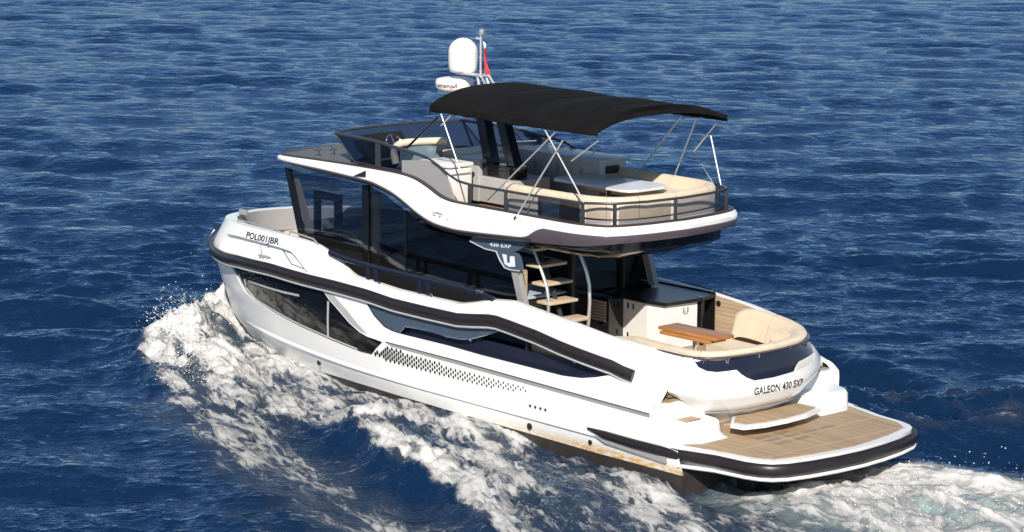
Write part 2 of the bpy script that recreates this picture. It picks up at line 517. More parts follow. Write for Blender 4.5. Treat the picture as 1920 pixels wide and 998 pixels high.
        z += amp2 * np.where(out, np.exp(-(d / 0.42) ** 2), np.exp(-(d / 1.3) ** 2)) * (1 + .35 * wob + .3 * wob2 + .12 * wob3)
        z -= 0.35 * amp2 * np.where(out, np.exp(-((d - 1.1) / 0.7) ** 2), 0)
        f = np.maximum(f, np.interp(t, [0, .05, .25, .5, 1], [.6, .98, .88, .70, .4]) * sm(0.70, 0.10, np.where(out, d * 1.7, d * 0.8) + 0.22 * wob + .12 * wob2) * (1.0 if s > 0 else 0.62))
        # thin residue outside it
        d, t, sd = seg(x, ys, [(9.6, 4.2), (7.8, 4.8), (6.2, 5.3), (4.4, 5.6), (2.6, 6.0), (0.5, 6.9)])
        f = np.maximum(f, (0.77 if s > 0 else .25) * np.exp(-(d / 1.5) ** 2) * (1 + 0.45 * wob) * np.interp(t, [0, .5, 1], [1, .95, .8]))
        # outer diverging swell
        d, t, sd = seg(x, ys, [(9.5, 4.4), (5.0, 6.4), (0.0, 8.6), (-12, 14)] if s > 0 else [(9.0, 4.3), (4.7, 6.2), (2.0, 5.7), (-0.3, 5.9), (-6, 8)])
        z += (0.10 if s > 0 else 0.42) * np.exp(-(d / (0.9 if s > 0 else .65)) ** 2) * np.interp(t, [0, .3, 1], [0.3, 1, .6])
    # propeller wash
    wide = np.interp(x, [-14, -6, -2, 0.7], [3.4, 2.7, 2.2, 1.8])
    w0 = sm(0.9, -0.1, x) * sm(1.25, 0.55, np.abs(y) / wide + 0.25 * wob)
    z += w0 * np.interp(x, [-14, -6, -2.2, -0.6, 0.7], [.05, .10, .27, .10, -.15]) * (1 + 0.5 * wob + 0.26 * wob2 + .04 * wob3)
    f = np.maximum(f, w0 * (0.93 + 0.22 * wob + .10 * wob2))
    # keep the water out of the hull
    inhull = (x > 0.75) & (x < 14.0) & (np.abs(y) < Yh(np.clip(x, 0, 14), 0.0) - 0.12)
    z = np.where(inhull, -0.25, z)
    f = np.where(inhull, 0, f)
    Z[near] = np.where(inhull, 0, Z[near] * (1 - 0.65 * np.clip(f, 0, 1))) + z
    F[near] = np.clip(f, 0, 1)
    W = np.zeros_like(X); W[near] = np.clip(w0, 0, 1)
    nr, nc = R.shape
    idx = np.arange(nr * nc).reshape(nr, nc)
    a = idx[:-1, :]; b = np.roll(idx, -1, axis=1)[:-1, :]; c = np.roll(idx, -1, axis=1)[1:, :]; d = idx[1:, :]
    quads = np.stack([a, d, c, b], -1).reshape(-1, 4)
    co = np.stack([X, Y, Z], -1)
    fmask = (F[quads].max(1) > 0.02)
    tri0 = idx[0]
    def make(name, q, m):
        used, inv = np.unique(q, return_inverse=True)
        me = bpy.data.meshes.new(name)
        v = co[used]; q2 = inv.reshape(-1, 4)
        me.vertices.add(len(v)); me.vertices.foreach_set('co', v.astype(np.float32).ravel())
        me.loops.add(q2.size); me.loops.foreach_set('vertex_index', q2.astype(np.int32).ravel())
        me.polygons.add(len(q2)); me.polygons.foreach_set('loop_start', np.arange(0, q2.size, 4, dtype=np.int32))
        me.polygons.foreach_set('loop_total', np.full(len(q2), 4, dtype=np.int32))
        me.update(calc_edges=True)
        at = me.attributes.new('foam', 'FLOAT', 'POINT'); at.data.foreach_set('value', F[used].astype(np.float32))
        at = me.attributes.new('wash', 'FLOAT', 'POINT'); at.data.foreach_set('value', W[used].astype(np.float32))
        me.shade_smooth()
        me.materials.append(m)
        o = bpy.data.objects.new(name, me); COL.objects.link(o)
        return o
    return make, quads, fmask

def sea_mat():
    m = bpy.data.materials.new('sea_water')
    m.use_nodes = True
    nt = m.node_tree; nd = nt.nodes; lk = nt.links
    nd.clear()
    out = nd.new('ShaderNodeOutputMaterial')
    geo = nd.new('ShaderNodeNewGeometry')
    # ---- water
    wd = nd.new('ShaderNodeBsdfDiffuse'); wg = nd.new('ShaderNodeBsdfGlossy'); wf = nd.new('ShaderNodeFresnel')
    wg.inputs['Color'].default_value = (0.56, 0.73, 1.0, 1); wg.inputs['Roughness'].default_value = 0.07
    wf.inputs['IOR'].default_value = 1.333
    wb = nd.new('ShaderNodeMixShader')
    wfm = nd.new('ShaderNodeMath'); wfm.operation = 'MULTIPLY'; wfm.inputs[1].default_value = 0.85
    lk.new(wf.outputs[0], wfm.inputs[0])
    lk.new(wfm.outputs[0], wb.inputs[0]); lk.new(wd.outputs[0], wb.inputs[1]); lk.new(wg.outputs[0], wb.inputs[2])
    wa = nd.new('ShaderNodeAttribute'); wa.attribute_name = 'wash'
    mixc = nd.new('ShaderNodeMix'); mixc.data_type = 'RGBA'
    lk.new(wa.outputs['Fac'], mixc.inputs[0])
    fa0 = nd.new('ShaderNodeAttribute'); fa0.attribute_name = 'foam'
    aer = nd.new('ShaderNodeMix'); aer.data_type = 'RGBA'; _mr = nd.new('ShaderNodeMapRange'); lk.new(fa0.outputs['Fac'], _mr.inputs[0]); _mr.inputs[1].default_value = 0.40; _mr.inputs[2].default_value = 0.95; lk.new(_mr.outputs[0], aer.inputs[0])
    aer.inputs[6].default_value = (0.0042, 0.0185, 0.052, 1); aer.inputs[7].default_value = (0.050, 0.062, 0.075, 1)
    lk.new(aer.outputs[2], mixc.inputs[6])
    mixc.inputs[7].default_value = (0.25, 0.31, 0.30, 1)
    lk.new(mixc.outputs[2], wd.inputs['Color'])
    # ripples, stretched along the crests
    mp = nd.new('ShaderNodeMapping'); mp.vector_type = 'TEXTURE'
    mp.inputs['Rotation'].default_value = (0, 0, YAW)
    mp.inputs['Scale'].default_value = (1.0, 1.35, 1.0)
    lk.new(geo.outputs['Position'], mp.inputs[0])
    def noise(vec, sc, det, rough=0.55, dist=0.0):
        n = nd.new('ShaderNodeTexNoise'); n.inputs['Scale'].default_value = sc; n.inputs['Detail'].default_value = det
        n.inputs['Roughness'].default_value = rough; n.inputs['Distortion'].default_value = dist
        lk.new(vec, n.inputs['Vector']); return n.outputs[0]
    hsum = None
    for sc_n, det, wgt, dis in ((0.95, 3, 0.70, 0.8), (2.6, 3, 0.56, 0.6), (7.0, 3, 0.24, 0.4), (20.0, 2, 0.07, 0.0)):
        nn = noise(mp.outputs[0], sc_n, det, 0.55, dis)
        ma = nd.new('ShaderNodeMath'); ma.operation = 'MULTIPLY_ADD'
        lk.new(nn, ma.inputs[0]); ma.inputs[1].default_value = wgt
        if hsum is None: ma.inputs[2].default_value = 0.0
        else: lk.new(hsum, ma.inputs[2])
        hsum = ma.outputs[0]
    bp = nd.new('ShaderNodeBump'); bp.inputs['Strength'].default_value = 0.8; bp.inputs['Distance'].default_value = 0.16
    lk.new(hsum, bp.inputs['Height'])
    for n_ in (wd, wg, wf): lk.new(bp.outputs[0], n_.inputs['Normal'])
    # ---- foam
    fa = nd.new('ShaderNodeAttribute'); fa.attribute_name = 'foam'
    sx = nd.new('ShaderNodeSeparateXYZ'); lk.new(geo.outputs['Position'], sx.inputs[0])
    ay = nd.new('ShaderNodeMath'); ay.operation = 'ABSOLUTE'; lk.new(sx.outputs['Y'], ay.inputs[0])
    cx_ = nd.new('ShaderNodeCombineXYZ'); lk.new(sx.outputs['X'], cx_.inputs[0]); lk.new(ay.outputs[0], cx_.inputs[1]); lk.new(sx.outputs['Z'], cx_.inputs[2])
    mf = nd.new('ShaderNodeMapping'); mf.vector_type = 'TEXTURE'; mf.inputs['Rotation'].default_value = (0, 0, math.radians(-17)); mf.inputs['Scale'].default_value = (2.5, 0.72, 1.0)
    lk.new(cx_.outputs[0], mf.inputs[0])
    def math_(op, a, b=None, c=None):
        n = nd.new('ShaderNodeMath'); n.operation = op
        for i, v in enumerate((a, b, c)):
            if v is None: continue
            if isinstance(v, (int, float)): n.inputs[i].default_value = v
            else: lk.new(v, n.inputs[i])
        return n.outputs[0]
    def mrange(v, a, b, c=0.0, d=1.0, smooth=False):
        n = nd.new('ShaderNodeMapRange'); n.interpolation_type = 'SMOOTHSTEP' if smooth else 'LINEAR'
        lk.new(v, n.inputs[0]); n.inputs[1].default_value = a; n.inputs[2].default_value = b; n.inputs[3].default_value = c; n.inputs[4].default_value = d
        return n.outputs[0]
    na = noise(mf.outputs[0], 0.95, 5, 0.58, 0.9)
    nb_ = noise(mf.outputs[0], 3.0, 6, 0.6, 1.0)
    nc_ = noise(mf.outputs[0], 12.0, 5, 0.65, 0.4)
    def ridge(v, k): return math_('MULTIPLY_ADD', math_('ABSOLUTE', math_('SUBTRACT', v, 0.5)), -k, 1.0)
    r1 = ridge(na, 6.5); r2 = ridge(nb_, 6.0)
    lace = math_('MULTIPLY_ADD', r1, 0.40, math_('MULTIPLY', r2, 0.36))
    tex = math_('ADD', lace, math_('ADD', math_('MULTIPLY_ADD', nc_, 0.42, -0.21), math_('MULTIPLY_ADD', na, 1.2, -0.60)))
    F_ = fa.outputs['Fac']
    sig = math_('ADD', math_('MULTIPLY_ADD', F_, 1.75, -1.60), tex)
    cov = mrange(sig, 0.0, 0.32, 0.0, 1.0, True)
    cov = math_('MULTIPLY', cov, mrange(F_, 0.03, 0.22))
    fb = nd.new('ShaderNodeBsdfPrincipled')
    fb.inputs['Roughness'].default_value = 0.8
    fb.inputs['Specular IOR Level'].default_value = 0.15
    fc = nd.new('ShaderNodeMix'); fc.data_type = 'RGBA'
    lk.new(mrange(math_('ADD', sig, math_('MULTIPLY_ADD', nb_, 1.3, -0.65)), 0.10, 0.95), fc.inputs[0])
    fc.inputs[6].default_value = (0.22, 0.225, 0.23, 1); fc.inputs[7].default_value = (0.78, 0.77, 0.745, 1)
    lk.new(fc.outputs[2], fb.inputs['Base Color'])
    bf = nd.new('ShaderNodeBump'); bf.inputs['Strength'].default_value = 1.0; bf.inputs['Distance'].default_value = 0.045
    lk.new(math_('ADD', math_('MULTIPLY', nb_, 0.7), math_('ADD', math_('MULTIPLY', nc_, 0.45), math_('MULTIPLY', cov, 0.15))), bf.inputs['Height'])
    lk.new(bf.outputs[0], fb.inputs['Normal'])
    ms = nd.new('ShaderNodeMixShader')
    lk.new(cov, ms.inputs[0]); lk.new(wb.outputs[0], ms.inputs[1]); lk.new(fb.outputs[0], ms.inputs[2])
    lk.new(ms.outputs[0], out.inputs[0])
    return m
M_SEA = sea_mat()
_make, _quads, _fm = build_sea()
sea = _make('water', _quads[~_fm], M_SEA)
tag(sea, 'deep blue rippled open sea all round the yacht', None, kind='structure')
foam = _make('wake_foam', _quads[_fm], M_SEA)
tag(foam, 'white churned foam of the bow wave and wake along the hull', 'foam', kind='stuff')

# spray: droplets and flecks thrown up by the bow
def build_spray():
    rnd = random.Random(3)
    bm = MB()
    ico = [(0, 0, 1), (.894, 0, .447), (.276, .851, .447), (-.724, .526, .447), (-.724, -.526, .447), (.276, -.851, .447),
           (.724, .526, -.447), (-.276, .851, -.447), (-.894, 0, -.447), (-.276, -.851, -.447), (.724, -.526, -.447), (0, 0, -1)]
    icf = [(0, 1, 2), (0, 2, 3), (0, 3, 4), (0, 4, 5), (0, 5, 1), (1, 6, 2), (2, 7, 3), (3, 8, 4), (4, 9, 5), (5, 10, 1),
           (2, 6, 7), (3, 7, 8), (4, 8, 9), (5, 9, 10), (1, 10, 6), (11, 7, 6), (11, 8, 7), (11, 9, 8), (11, 10, 9), (11, 6, 10)]
    path = [(14.6, 0.3, .5), (13.9, 1.4, .85), (12.6, 2.3, .75), (11.2, 3.0, .45), (9.6, 3.5, .22)]
    for i in range(3200):
        u = rnd.random() ** 1.4 * (len(path) - 1); k = min(int(u), len(path) - 2); t = u - k
        a, b = path[k], path[k + 1]
        x = a[0] + (b[0] - a[0]) * t; y = a[1] + (b[1] - a[1]) * t; h = a[2] + (b[2] - a[2]) * t
        x += rnd.gauss(0, .24) + 0.05; y += rnd.gauss(0, .28) + 0.08
        z = h * (0.72 + 0.35 * rnd.gauss(0, 1) ** 2 * 0.35 + 0.1 * rnd.random()) - 0.12 * rnd.random()
        s = (1 if rnd.random() < .8 else -1)
        r = 0.003 + 0.007 * rnd.random() ** 3
        if y < Yh(min(x, 14), 0.6) + .05 and x < 14.1: continue
        st = (1 + rnd.random(), 1 + rnd.random(), .7 + rnd.random())
        bm.add([(x + p[0] * r * st[0], s * (y + p[1] * r * st[1]), max(z, .1) + p[2] * r * st[2]) for p in ico], icf)
    for i in range(900):                                          # wash behind the platform
        x = -1.2 - 2.6 * rnd.random(); y = rnd.gauss(0, 1.0); z = .25 + .25 * rnd.random() ** 2
        r = 0.003 + 0.009 * rnd.random() ** 3
        bm.add([(x + p[0] * r, y + p[1] * r, z + p[2] * r) for p in ico], icf)
    m = mat('spray_white', (0.82, 0.82, 0.81), 0.6, noise=0.0)
    o = link('bow_spray', bm, m, smooth=60, fixn=False)
    tag(o, 'white droplets of spray flying above the foam beside the bow', 'spray', kind='stuff')
build_spray()

# ------------------------------------------------------------------ the yacht
boat = bpy.data.objects.new('motor_yacht', None)
COL.objects.link(boat)
boat.location = (0, 0, 0)
tag(boat, 'white two-deck motor yacht with black sun canopy, dark windows and teak stern platform', 'motor yacht')

RUB = [(1.82, 1.575), (1.99, 1.61), (2.18, 1.68), (2.87, 1.80), (3.63, 1.92), (4.21, 1.975), (4.55, 2.0), (4.75, 1.99), (5.07, 1.945), (5.44, 1.90), (6.21, 1.895), (7.01, 1.90),
       (7.69, 1.95), (8.53, 1.97), (9.42, 1.97), (10.41, 1.985), (11.54, 1.945), (12.2, 1.89), (13.0, 1.86), (13.95, 1.85)]
SHEER = [(1.30, 1.42), (1.40, 1.50), (1.50, 1.59), (1.63, 1.74), (1.75, 1.87), (1.93, 1.99), (2.21, 2.07), (2.94, 2.19), (3.74, 2.26), (4.34, 2.315), (4.81, 2.27), (5.21, 2.17), (5.50, 2.11), (6.27, 2.105), (7.06, 2.11),
         (7.77, 2.15), (8.1, 2.16), (8.26, 2.18), (8.5, 2.26), (8.83, 2.38), (9.16, 2.47), (9.41, 2.52), (9.81, 2.545), (10.5, 2.55), (11.46, 2.52), (12.46, 2.475), (13.2, 2.43), (13.62, 2.40)]
SHEER_S = [(1.32, 1.37), (1.40, 1.42), (1.52, 1.53), (1.68, 1.645), (1.9, 1.74), (2.1, 1.80), (2.55, 1.895), (3.08, 1.95), (4.1, 2.06), (4.8, 2.09), (5.5, 2.10)] + [p for p in SHEER if p[0] > 5.6]
BOOT = [(0.65, .34), (2.5, .33), (4.0, .345), (6.3, .36), (7.8, .345), (8.9, .31), (9.6, .27), (10.95, .20), (12.5, .02), (13.3, -.10), (13.7, -.17)]

SPLIT = {'boarding_steps', 'cockpit_teak_lining', 'side_fairing', 'bulwark_cap', 'bow_bulwark_lining', 'side_deck_lining', 'cabin_wall', 'cabin_pillar', 'cabin_post', 'roof_horn', 'drain_outlet',
         'bulwark_fitting', 'latch', 'rail_glass', 'cabin_seat', 'cabin_furniture', 'pole_foot', 'stern_rail_stanchion', 'bow_grab_rail', 'deck', 'drive_leg', 'door_handle', 'rail_catch', 'fender_backing', 'bar_vent', 'door_seam', 'foredeck_sofa', 'flybridge_floor', 'cabin_dashboard'}
def components(mb):
    par = list(range(len(mb.v)))
    def find(i):
        while par[i] != i: par[i] = par[par[i]]; i = par[i]
        return i
    key = {}
    for i, v in enumerate(mb.v):
        k = tuple(round(c, 4) for c in v)
        if k in key: par[find(i)] = find(key[k])
        else: key[k] = i
    for f in mb.f:
        for i in f[1:]: par[find(i)] = find(f[0])
    groups = {}
    for f in mb.f: groups.setdefault(find(f[0]), []).append(f)
    out = []
    for fs in groups.values():
        ids = sorted({i for f in fs for i in f}); mp = {i: k for k, i in enumerate(ids)}
        q = MB(); q.v = [mb.v[i] for i in ids]; q.f = [tuple(mp[i] for i in f) for f in fs]; out.append(q)
    return out
def boat_part(name, mb, m, smooth=35, label=None, parent=None, fixn=True):
    if name in SPLIT:
        first = None
        for q in components(mb):
            o = link(name, q, m, parent or boat, smooth, label, fixn)
            first = first or o
        return first
    return link(name, mb, m, parent or boat, smooth, label, fixn)

# hull outline and the openings in it
stem_line = [(stem(z) - 1e-4, z) for z in (-.05, .1, .25, .4, .58, .61, .8, 1.0, 1.2, 1.4, 1.6, 1.8, 1.95, 2.1, 2.25, 2.38)]
def outline(s): return BOOT[:-1] + stem_line + (SHEER if s > 0 else SHEER_S)[::-1][1:] + [(1.27, 1.33), (1.25, 1.2), (1.25, .75), (0.72, .70)]
BOWREC = [(12.62, 1.98), (12.45, 2.26), (11.86, 2.31), (11.19, 2.335), (10.65, 2.345), (10.28, 2.345), (9.97, 2.33), (9.75, 2.25), (9.55, 2.16), (9.37, 2.08), (9.42, 2.055), (10.58, 2.07), (11.43, 2.045), (12.3, 1.985)]
WIN = [(12.10, 1.77), (11.36, 1.815), (10.41, 1.85), (9.42, 1.835), (8.90, 1.835), (8.75, 1.71), (8.52, 1.57), (8.23, 1.39), (7.97, 1.28), (7.76, 1.235), (7.53, 1.225), (7.36, 1.21), (7.55, 1.06), (7.68, .94), (8.02, .93), (8.95, .985), (9.88, 1.05), (10.73, 1.15), (11.32, 1.245), (11.67, 1.33), (11.83, 1.46), (11.93, 1.62)]
BALC = [(7.73, 1.79), (7.56, 1.62), (7.30, 1.47), (7.11, 1.435), (6.95, 1.425), (6.5, 1.425), (5.7, 1.425), (4.96, 1.405), (3.89, 1.40), (3.11, 1.395), (2.73, 1.42), (2.47, 1.47), (2.15, 1.56), (1.93, 1.64), (2.59, 1.745), (3.61, 1.855), (4.3, 1.905), (4.69, 1.90), (5.19, 1.83), (5.55, 1.785), (6.2, 1.785), (7.01, 1.79)]
GROOVE = [(7.30, 1.215), (7.14, 1.175), (5.5, 1.152), (4.35, 1.132), (3.05, 1.112), (1.6, 1.092), (1.28, 1.09), (1.28, 1.155), (1.6, 1.16), (3.05, 1.18), (4.35, 1.205), (5.5, 1.225), (7.0, 1.235), (7.28, 1.235)]
holes = [BOWREC, WIN, BALC, GROOVE]
bowpts = [(stem(z) - d, z) for z in np.arange(-.1, 2.45, .07) for d in (.004, .015, .035, .07, .12, .19, .28, .4, .55)]
chine = [(x, z) for x in np.arange(.8, 13.6, .12) for z in (.60,)]
hm = MB()
for s in (1, -1):
    hull_patch(hm, outline(s), holes if s > 0 else [BOWREC, WIN, GROOVE], 0.0, s, bowpts + chine)
    hull_rim(hm, BOWREC, 0, -.085, s); hull_patch(hm, BOWREC, (), -.085, s)
    hull_rim(hm, WIN, 0, -.028, s)
hull = boat_part('hull', hm, M_HULL, 28)
# bottom
bo = BOOT[:-1] + [(13.82, -.05), (13.4, -.34), (12.9, -.6), (12.6, -.69), (0.65, -.69)]
bmh = MB()
for s in (1, -1): hull_patch(bmh, bo, (), -0.004, s, [(stem(z) - d, z) for z in np.arange(-.68, 0, .08) for d in (.01, .04, .1, .2, .35)])
tr = [(0.66, y, z) for y, z in ((2.0, .34), (1.95, 0.), (1.2, -.69), (-1.2, -.69), (-1.95, 0), (-2.0, .34))]
bmh.add(tr, [tuple(range(6))])
bmh.add([(0.9, 1.96, .69), (0.9, -1.96, .69), (0.66, -2.0, .34), (0.66, 2.0, .34)], [(0, 1, 2, 3)])
boat_part('hull_bottom', bmh, M_BOTTOM, 30)
# groove, window, balcony on both sides
for s in (1, -1):
    cr_ = MB(); secs_ = []
    for x in list(np.arange(1.15, 12.4, .12)):
        zz_ = .60 + lerp(x, [(1, 0), (8.5, .02), (12.4, .06)])
        k_ = min(1.0, (12.5 - x) / 1.2)
        secs_.append([(x, s * (float(Yh(x, zz_ + .05)) + .002), zz_ + .05), (x, s * (float(Yh(x, zz_)) + .03 * k_), zz_ + .012), (x, s * (float(Yh(x, zz_)) + .026 * k_), zz_ - .008), (x, s * (float(Yh(x, zz_ - .03)) - .004), zz_ - .03)])
    cr_.loft(secs_, closed=False); boat_part('spray_rail', cr_, M_HULL, 20)
    g = MB(); hull_rim(g, GROOVE, 0, -.03, s); hull_patch(g, GROOVE, (), -.03, s)
    boat_part('hull_groove', g, M_GREY)
    w = MB(); hull_patch(w, WIN, (), -.028, s)
    wo_ = boat_part('hull_window', w, M_HGLASS, 40)
    fr = MB()
    inner = [(11.60, 1.585), (11.64, 1.43), (11.36, 1.275), (10.72, 1.185), (9.88, 1.09), (8.94, 1.022), (8.10, .965)]
    a = np.array(densify(inner, .08, False)); fr.tube([(p[0], s * (yy - .02), p[1]) for p, yy in zip(a, Yh(a[:, 0], a[:, 1]))], .012, 6)
    a = np.array([(8.80, 1.66), (8.86, 1.35), (8.94, 1.022)]); fr.tube([(p[0], s * (yy - .02), p[1]) for p, yy in zip(a, Yh(a[:, 0], a[:, 1]))], .018, 6)
    boat_part('window_frame', fr, M_LGREY, parent=wo_)
    ti = MB(); hull_patch(ti, [(11.45, 1.60), (10.2, 1.62), (9.66, 1.645), (9.66, 1.605), (10.2, 1.58), (11.45, 1.565)], (), -.026, s)
    boat_part('interior_light_strip', ti, M_LGREY, parent=wo_)
    # blue-grey balcony panel with a dark recess and an opening aft of it (port side; the other side is out of sight)
    if s > 0:
        BL = [(7.73, 1.79), (7.56, 1.62), (7.30, 1.47), (7.11, 1.435), (6.93, 1.427), (6.78, 1.56), (6.49, 1.582), (6.02, 1.58), (5.71, 1.57), (5.48, 1.575), (5.22, 1.61), (4.82, 1.74), (4.42, 1.885), (4.69, 1.90), (5.19, 1.83), (5.55, 1.785), (6.2, 1.785), (7.01, 1.79)]
        BLs = [(7.725, 1.788), (7.56, 1.625), (7.30, 1.475), (7.11, 1.44), (6.94, 1.432), (6.78, 1.56), (6.49, 1.582), (6.02, 1.58), (5.71, 1.57), (5.48, 1.575), (5.22, 1.61), (4.82, 1.74), (4.45, 1.88), (4.69, 1.896), (5.19, 1.826), (5.55, 1.781), (6.2, 1.781), (7.01, 1.786)]
        bp_ = MB(); hull_patch(bp_, BLs, (), -.02, s); hull_rim(bp_, BLs, -.02, -.10, s)
        bpo = boat_part('balcony_panel', bp_, M_BLUEGREY, 30)
        e = MB(); a = np.array(densify([(6.92, 1.43), (6.78, 1.562), (6.49, 1.58), (6.02, 1.577), (5.71, 1.567), (5.48, 1.572), (5.22, 1.607), (4.82, 1.737), (4.45, 1.877)], .1, False))
        e.tube([(p[0], s * (yy - .014), p[1]) for p, yy in zip(a, Yh(a[:, 0], a[:, 1]))], .011, 6)
        boat_part('panel_edge', e, M_CHROME, parent=bpo)
        OPEN = [(4.40, 1.62), (4.0, 1.615), (2.92, 1.62), (2.67, 1.62), (2.47, 1.66), (2.40, 1.695), (2.59, 1.735), (3.61, 1.845), (4.25, 1.89), (4.45, 1.86), (4.75, 1.75), (5.05, 1.65), (5.05, 1.625)]
        rc = MB(); hull_rim(rc, BALC, 0, -.11, s); hull_patch(rc, BALC, [OPEN], lambda x, z: -.11 + 0.0 * x, s); hull_rim(rc, OPEN, -.11, -.135, s)
        boat_part('side_recess', rc, M_NAVY, 30)
        fit = MB()
        for fx, fz in ((5.86, 1.55), (5.28, 1.575), (2.95, 1.63)):
            fit.lathe([(.018, 0), (.018, .05), (.012, .06)], (fx, s * (float(Yh(fx, fz)) - .085), fz - .03), 8)
        boat_part('latch', fit, M_CHROME)
        po = MB(); po.box((4.02, s * 1.93, 1.73), (.07, .05, .24), bev=.01); boat_part('recess_post', po, M_NAVY)
    # perforated vent
    ve = MB()
    top = [(7.3, 1.17), (5.98, 1.115), (4.23, 1.085), (3.55, 1.06)]; bot = [(7.65, .97), (7.28, .905), (6.25, .895), (5.48, .90), (4.72, .915), (4.1, .97), (3.5, 1.05)]
    for i in range(74):
        x = 7.62 - i * .056
        for j in range(9):
            z = .86 + .078 * j + (.039 if i % 2 else 0)
            if z > lerp(x, top[::-1]) - .02 or z < lerp(x, bot[::-1]) + .015: continue
            if x > 7.18 and z > 1.17 - (x - 7.18) * .44: continue
            k = (7.62 - x) / 4.1
            r = .033 - .019 * k
            yy = float(Yh(x, z)) + .003
            ve.add([(x + r * .95 * c, s * yy, z + r * 1.25 * d) for c, d in ((1, 0), (.6, .7), (0, 1), (-.6, .7), (-1, 0), (-.6, -.7), (0, -1), (.6, -.7))], [tuple(range(8))])
    boat_part('vent_perforations', ve, M_TEXT, 0, fixn=False)
    # grey facet aft of the window
    gd = MB(); hull_patch(gd, [(8.87, 1.838), (8.6, 1.80), (8.29, 1.62), (7.98, 1.41), (7.74, 1.28), (7.92, 1.292), (8.21, 1.405), (8.50, 1.585), (8.73, 1.725)], (), .004, s)
    boat_part('window_side_facet', gd, M_LGREY)
    # through-hull fittings
    th = MB()
    for fx, fz in [(3.83, .80), (3.715, .80), (3.60, .80), (3.49, .80)]:
        th.lathe([(.022, 0), (.024, .006), (.01, .008)], (fx, s * float(Yh(fx, fz)), fz), 10, Vector((0, s, 0)))
    for fx, fz, r in [(3.87, .47, .05), (2.54, .48, .035), (9.46, .47, .045)]:
        th.lathe([(r, 0), (r * 1.05, .02), (r * .5, .022)], (fx, s * float(Yh(fx, fz)), fz), 12, Vector((0, s, 0)))
    boat_part('drain_outlet', th, M_TEXT)
    # hatch lines in the bow recess
    hl = MB()
    for L in ([(10.32, 2.29), (9.97, 2.11), (9.6, 2.085)], [(9.80, 2.24), (9.62, 2.15), (9.47, 2.085)]):
        a = np.array(densify(L, .06, False)); hl.tube([(p[0], s * (yy - .083), p[1]) for p, yy in zip(a, Yh(a[:, 0], a[:, 1]))], .009, 5)
    boat_part('bow_hatch_seam', hl, M_TEXT)
    cl = MB(); cy0 = float(Yh(10.8, 2.09)) - .06
    cl.tube([(10.98, s * cy0, 2.12), (10.8, s * cy0, 2.13), (10.62, s * cy0, 2.12)], .018, 6); cl.tube([(10.86, s * cy0, 2.05), (10.86, s * cy0, 2.13)], .015, 6); cl.tube([(10.74, s * cy0, 2.05), (10.74, s * cy0, 2.13)], .015, 6)
    cl.tube([(10.88, s * (cy0 + .02), 2.13), (10.89, s * (cy0 + .02), 2.31)], .008, 5)
    boat_part('bow_cleat', cl, M_GREY)

# rub rail round the bow
def rail_path(off, zoff):
    L = []
    xs_ = list(np.arange(1.84, 12.6, .18)) + list(12.6 + 1.35 * (1 - (1 - np.linspace(0, 1, 26)) ** 2.2))
    for x in xs_:
        z = lerp(x, RUB); x = min(x, stem(z) - 1e-4)
        L.append((x, float(Yh(x, z)), z))
    full = [(x, y, z) for x, y, z in L] + [(x, -y, z) for x, y, z in L[::-1]]
    out = []
    for i, p in enumerate(full):
        a = full[max(i - 1, 0)]; b = full[min(i + 1, len(full) - 1)]
        t = Vector((b[0] - a[0], b[1] - a[1], 0)).normalized(); n = Vector((t.y, -t.x, 0))
        if n.dot(Vector((p[0] - 7, p[1] * 3, 0))) < 0: n = -n
        out.append((p[0] + n.x * off, p[1] + n.y * off, p[2] + zoff))
    res = [out[0]]
    for p in out[1:]:
        if (Vector(p) - Vector(res[-1])).length > .02: res.append(p)
    return res
rp = rail_path(.035, 0)
rb = MB(); rb.tube(rp, .056, 12, ry=.095)
boat_part('rub_rail', rb, M_RUBBER, 50)
rt_ = MB(); rt_.tube(rail_path(.03, -.117), .022, 6, ry=.02)
boat_part('rail_trim', rt_, M_LGREY, 50)

# bulwark cap, inner wall, decks
def sheer_pts(tab):
    L = []
    for x in list(np.arange(1.31, 12.6, .13)) + list(12.6 + 1.03 * (1 - (1 - np.linspace(0, 1, 22)) ** 2.2)):
        z = lerp(x, tab); x = min(x, stem(z) - 1e-4); L.append((x, float(Yh(x, z)), z))
    L.append((stem(L[-1][2]), 0.0, L[-1][2]))
    return L
SP = sheer_pts(SHEER); SPS = sheer_pts(SHEER_S)
def inset(L, d):
    out = []
    for i, p in enumerate(L):
        a = L[max(i - 1, 0)]; b = L[min(i + 1, len(L) - 1)]
        if i == len(L) - 1: b = (a[0], -a[1], a[2])
        t = Vector((b[0] - a[0], b[1] - a[1], 0)).normalized(); n = Vector((t.y, -t.x, 0))
        if n.y > 0 or (i > len(L) - 6 and n.x > 0): n = -n
        out.append((p[0] + n.x * d, max(p[1] + n.y * d, 0.0), p[2]))
    return out
inner = lambda L: [(x if x < 8 else 8 + (x - 8) * .968, max(y - .14, 0.0), z) for x, y, z in L]
SI = inner(SP); SIS = inner(SPS)
def deckz(x): return lerp(x, [(1.0, 1.3), (4.7, 1.32), (5.0, 1.62), (8.6, 1.62), (9.0, 2.02), (14, 2.02)])
cap = MB(); capd = MB(); inn = MB(); inteak = MB(); indark = MB()
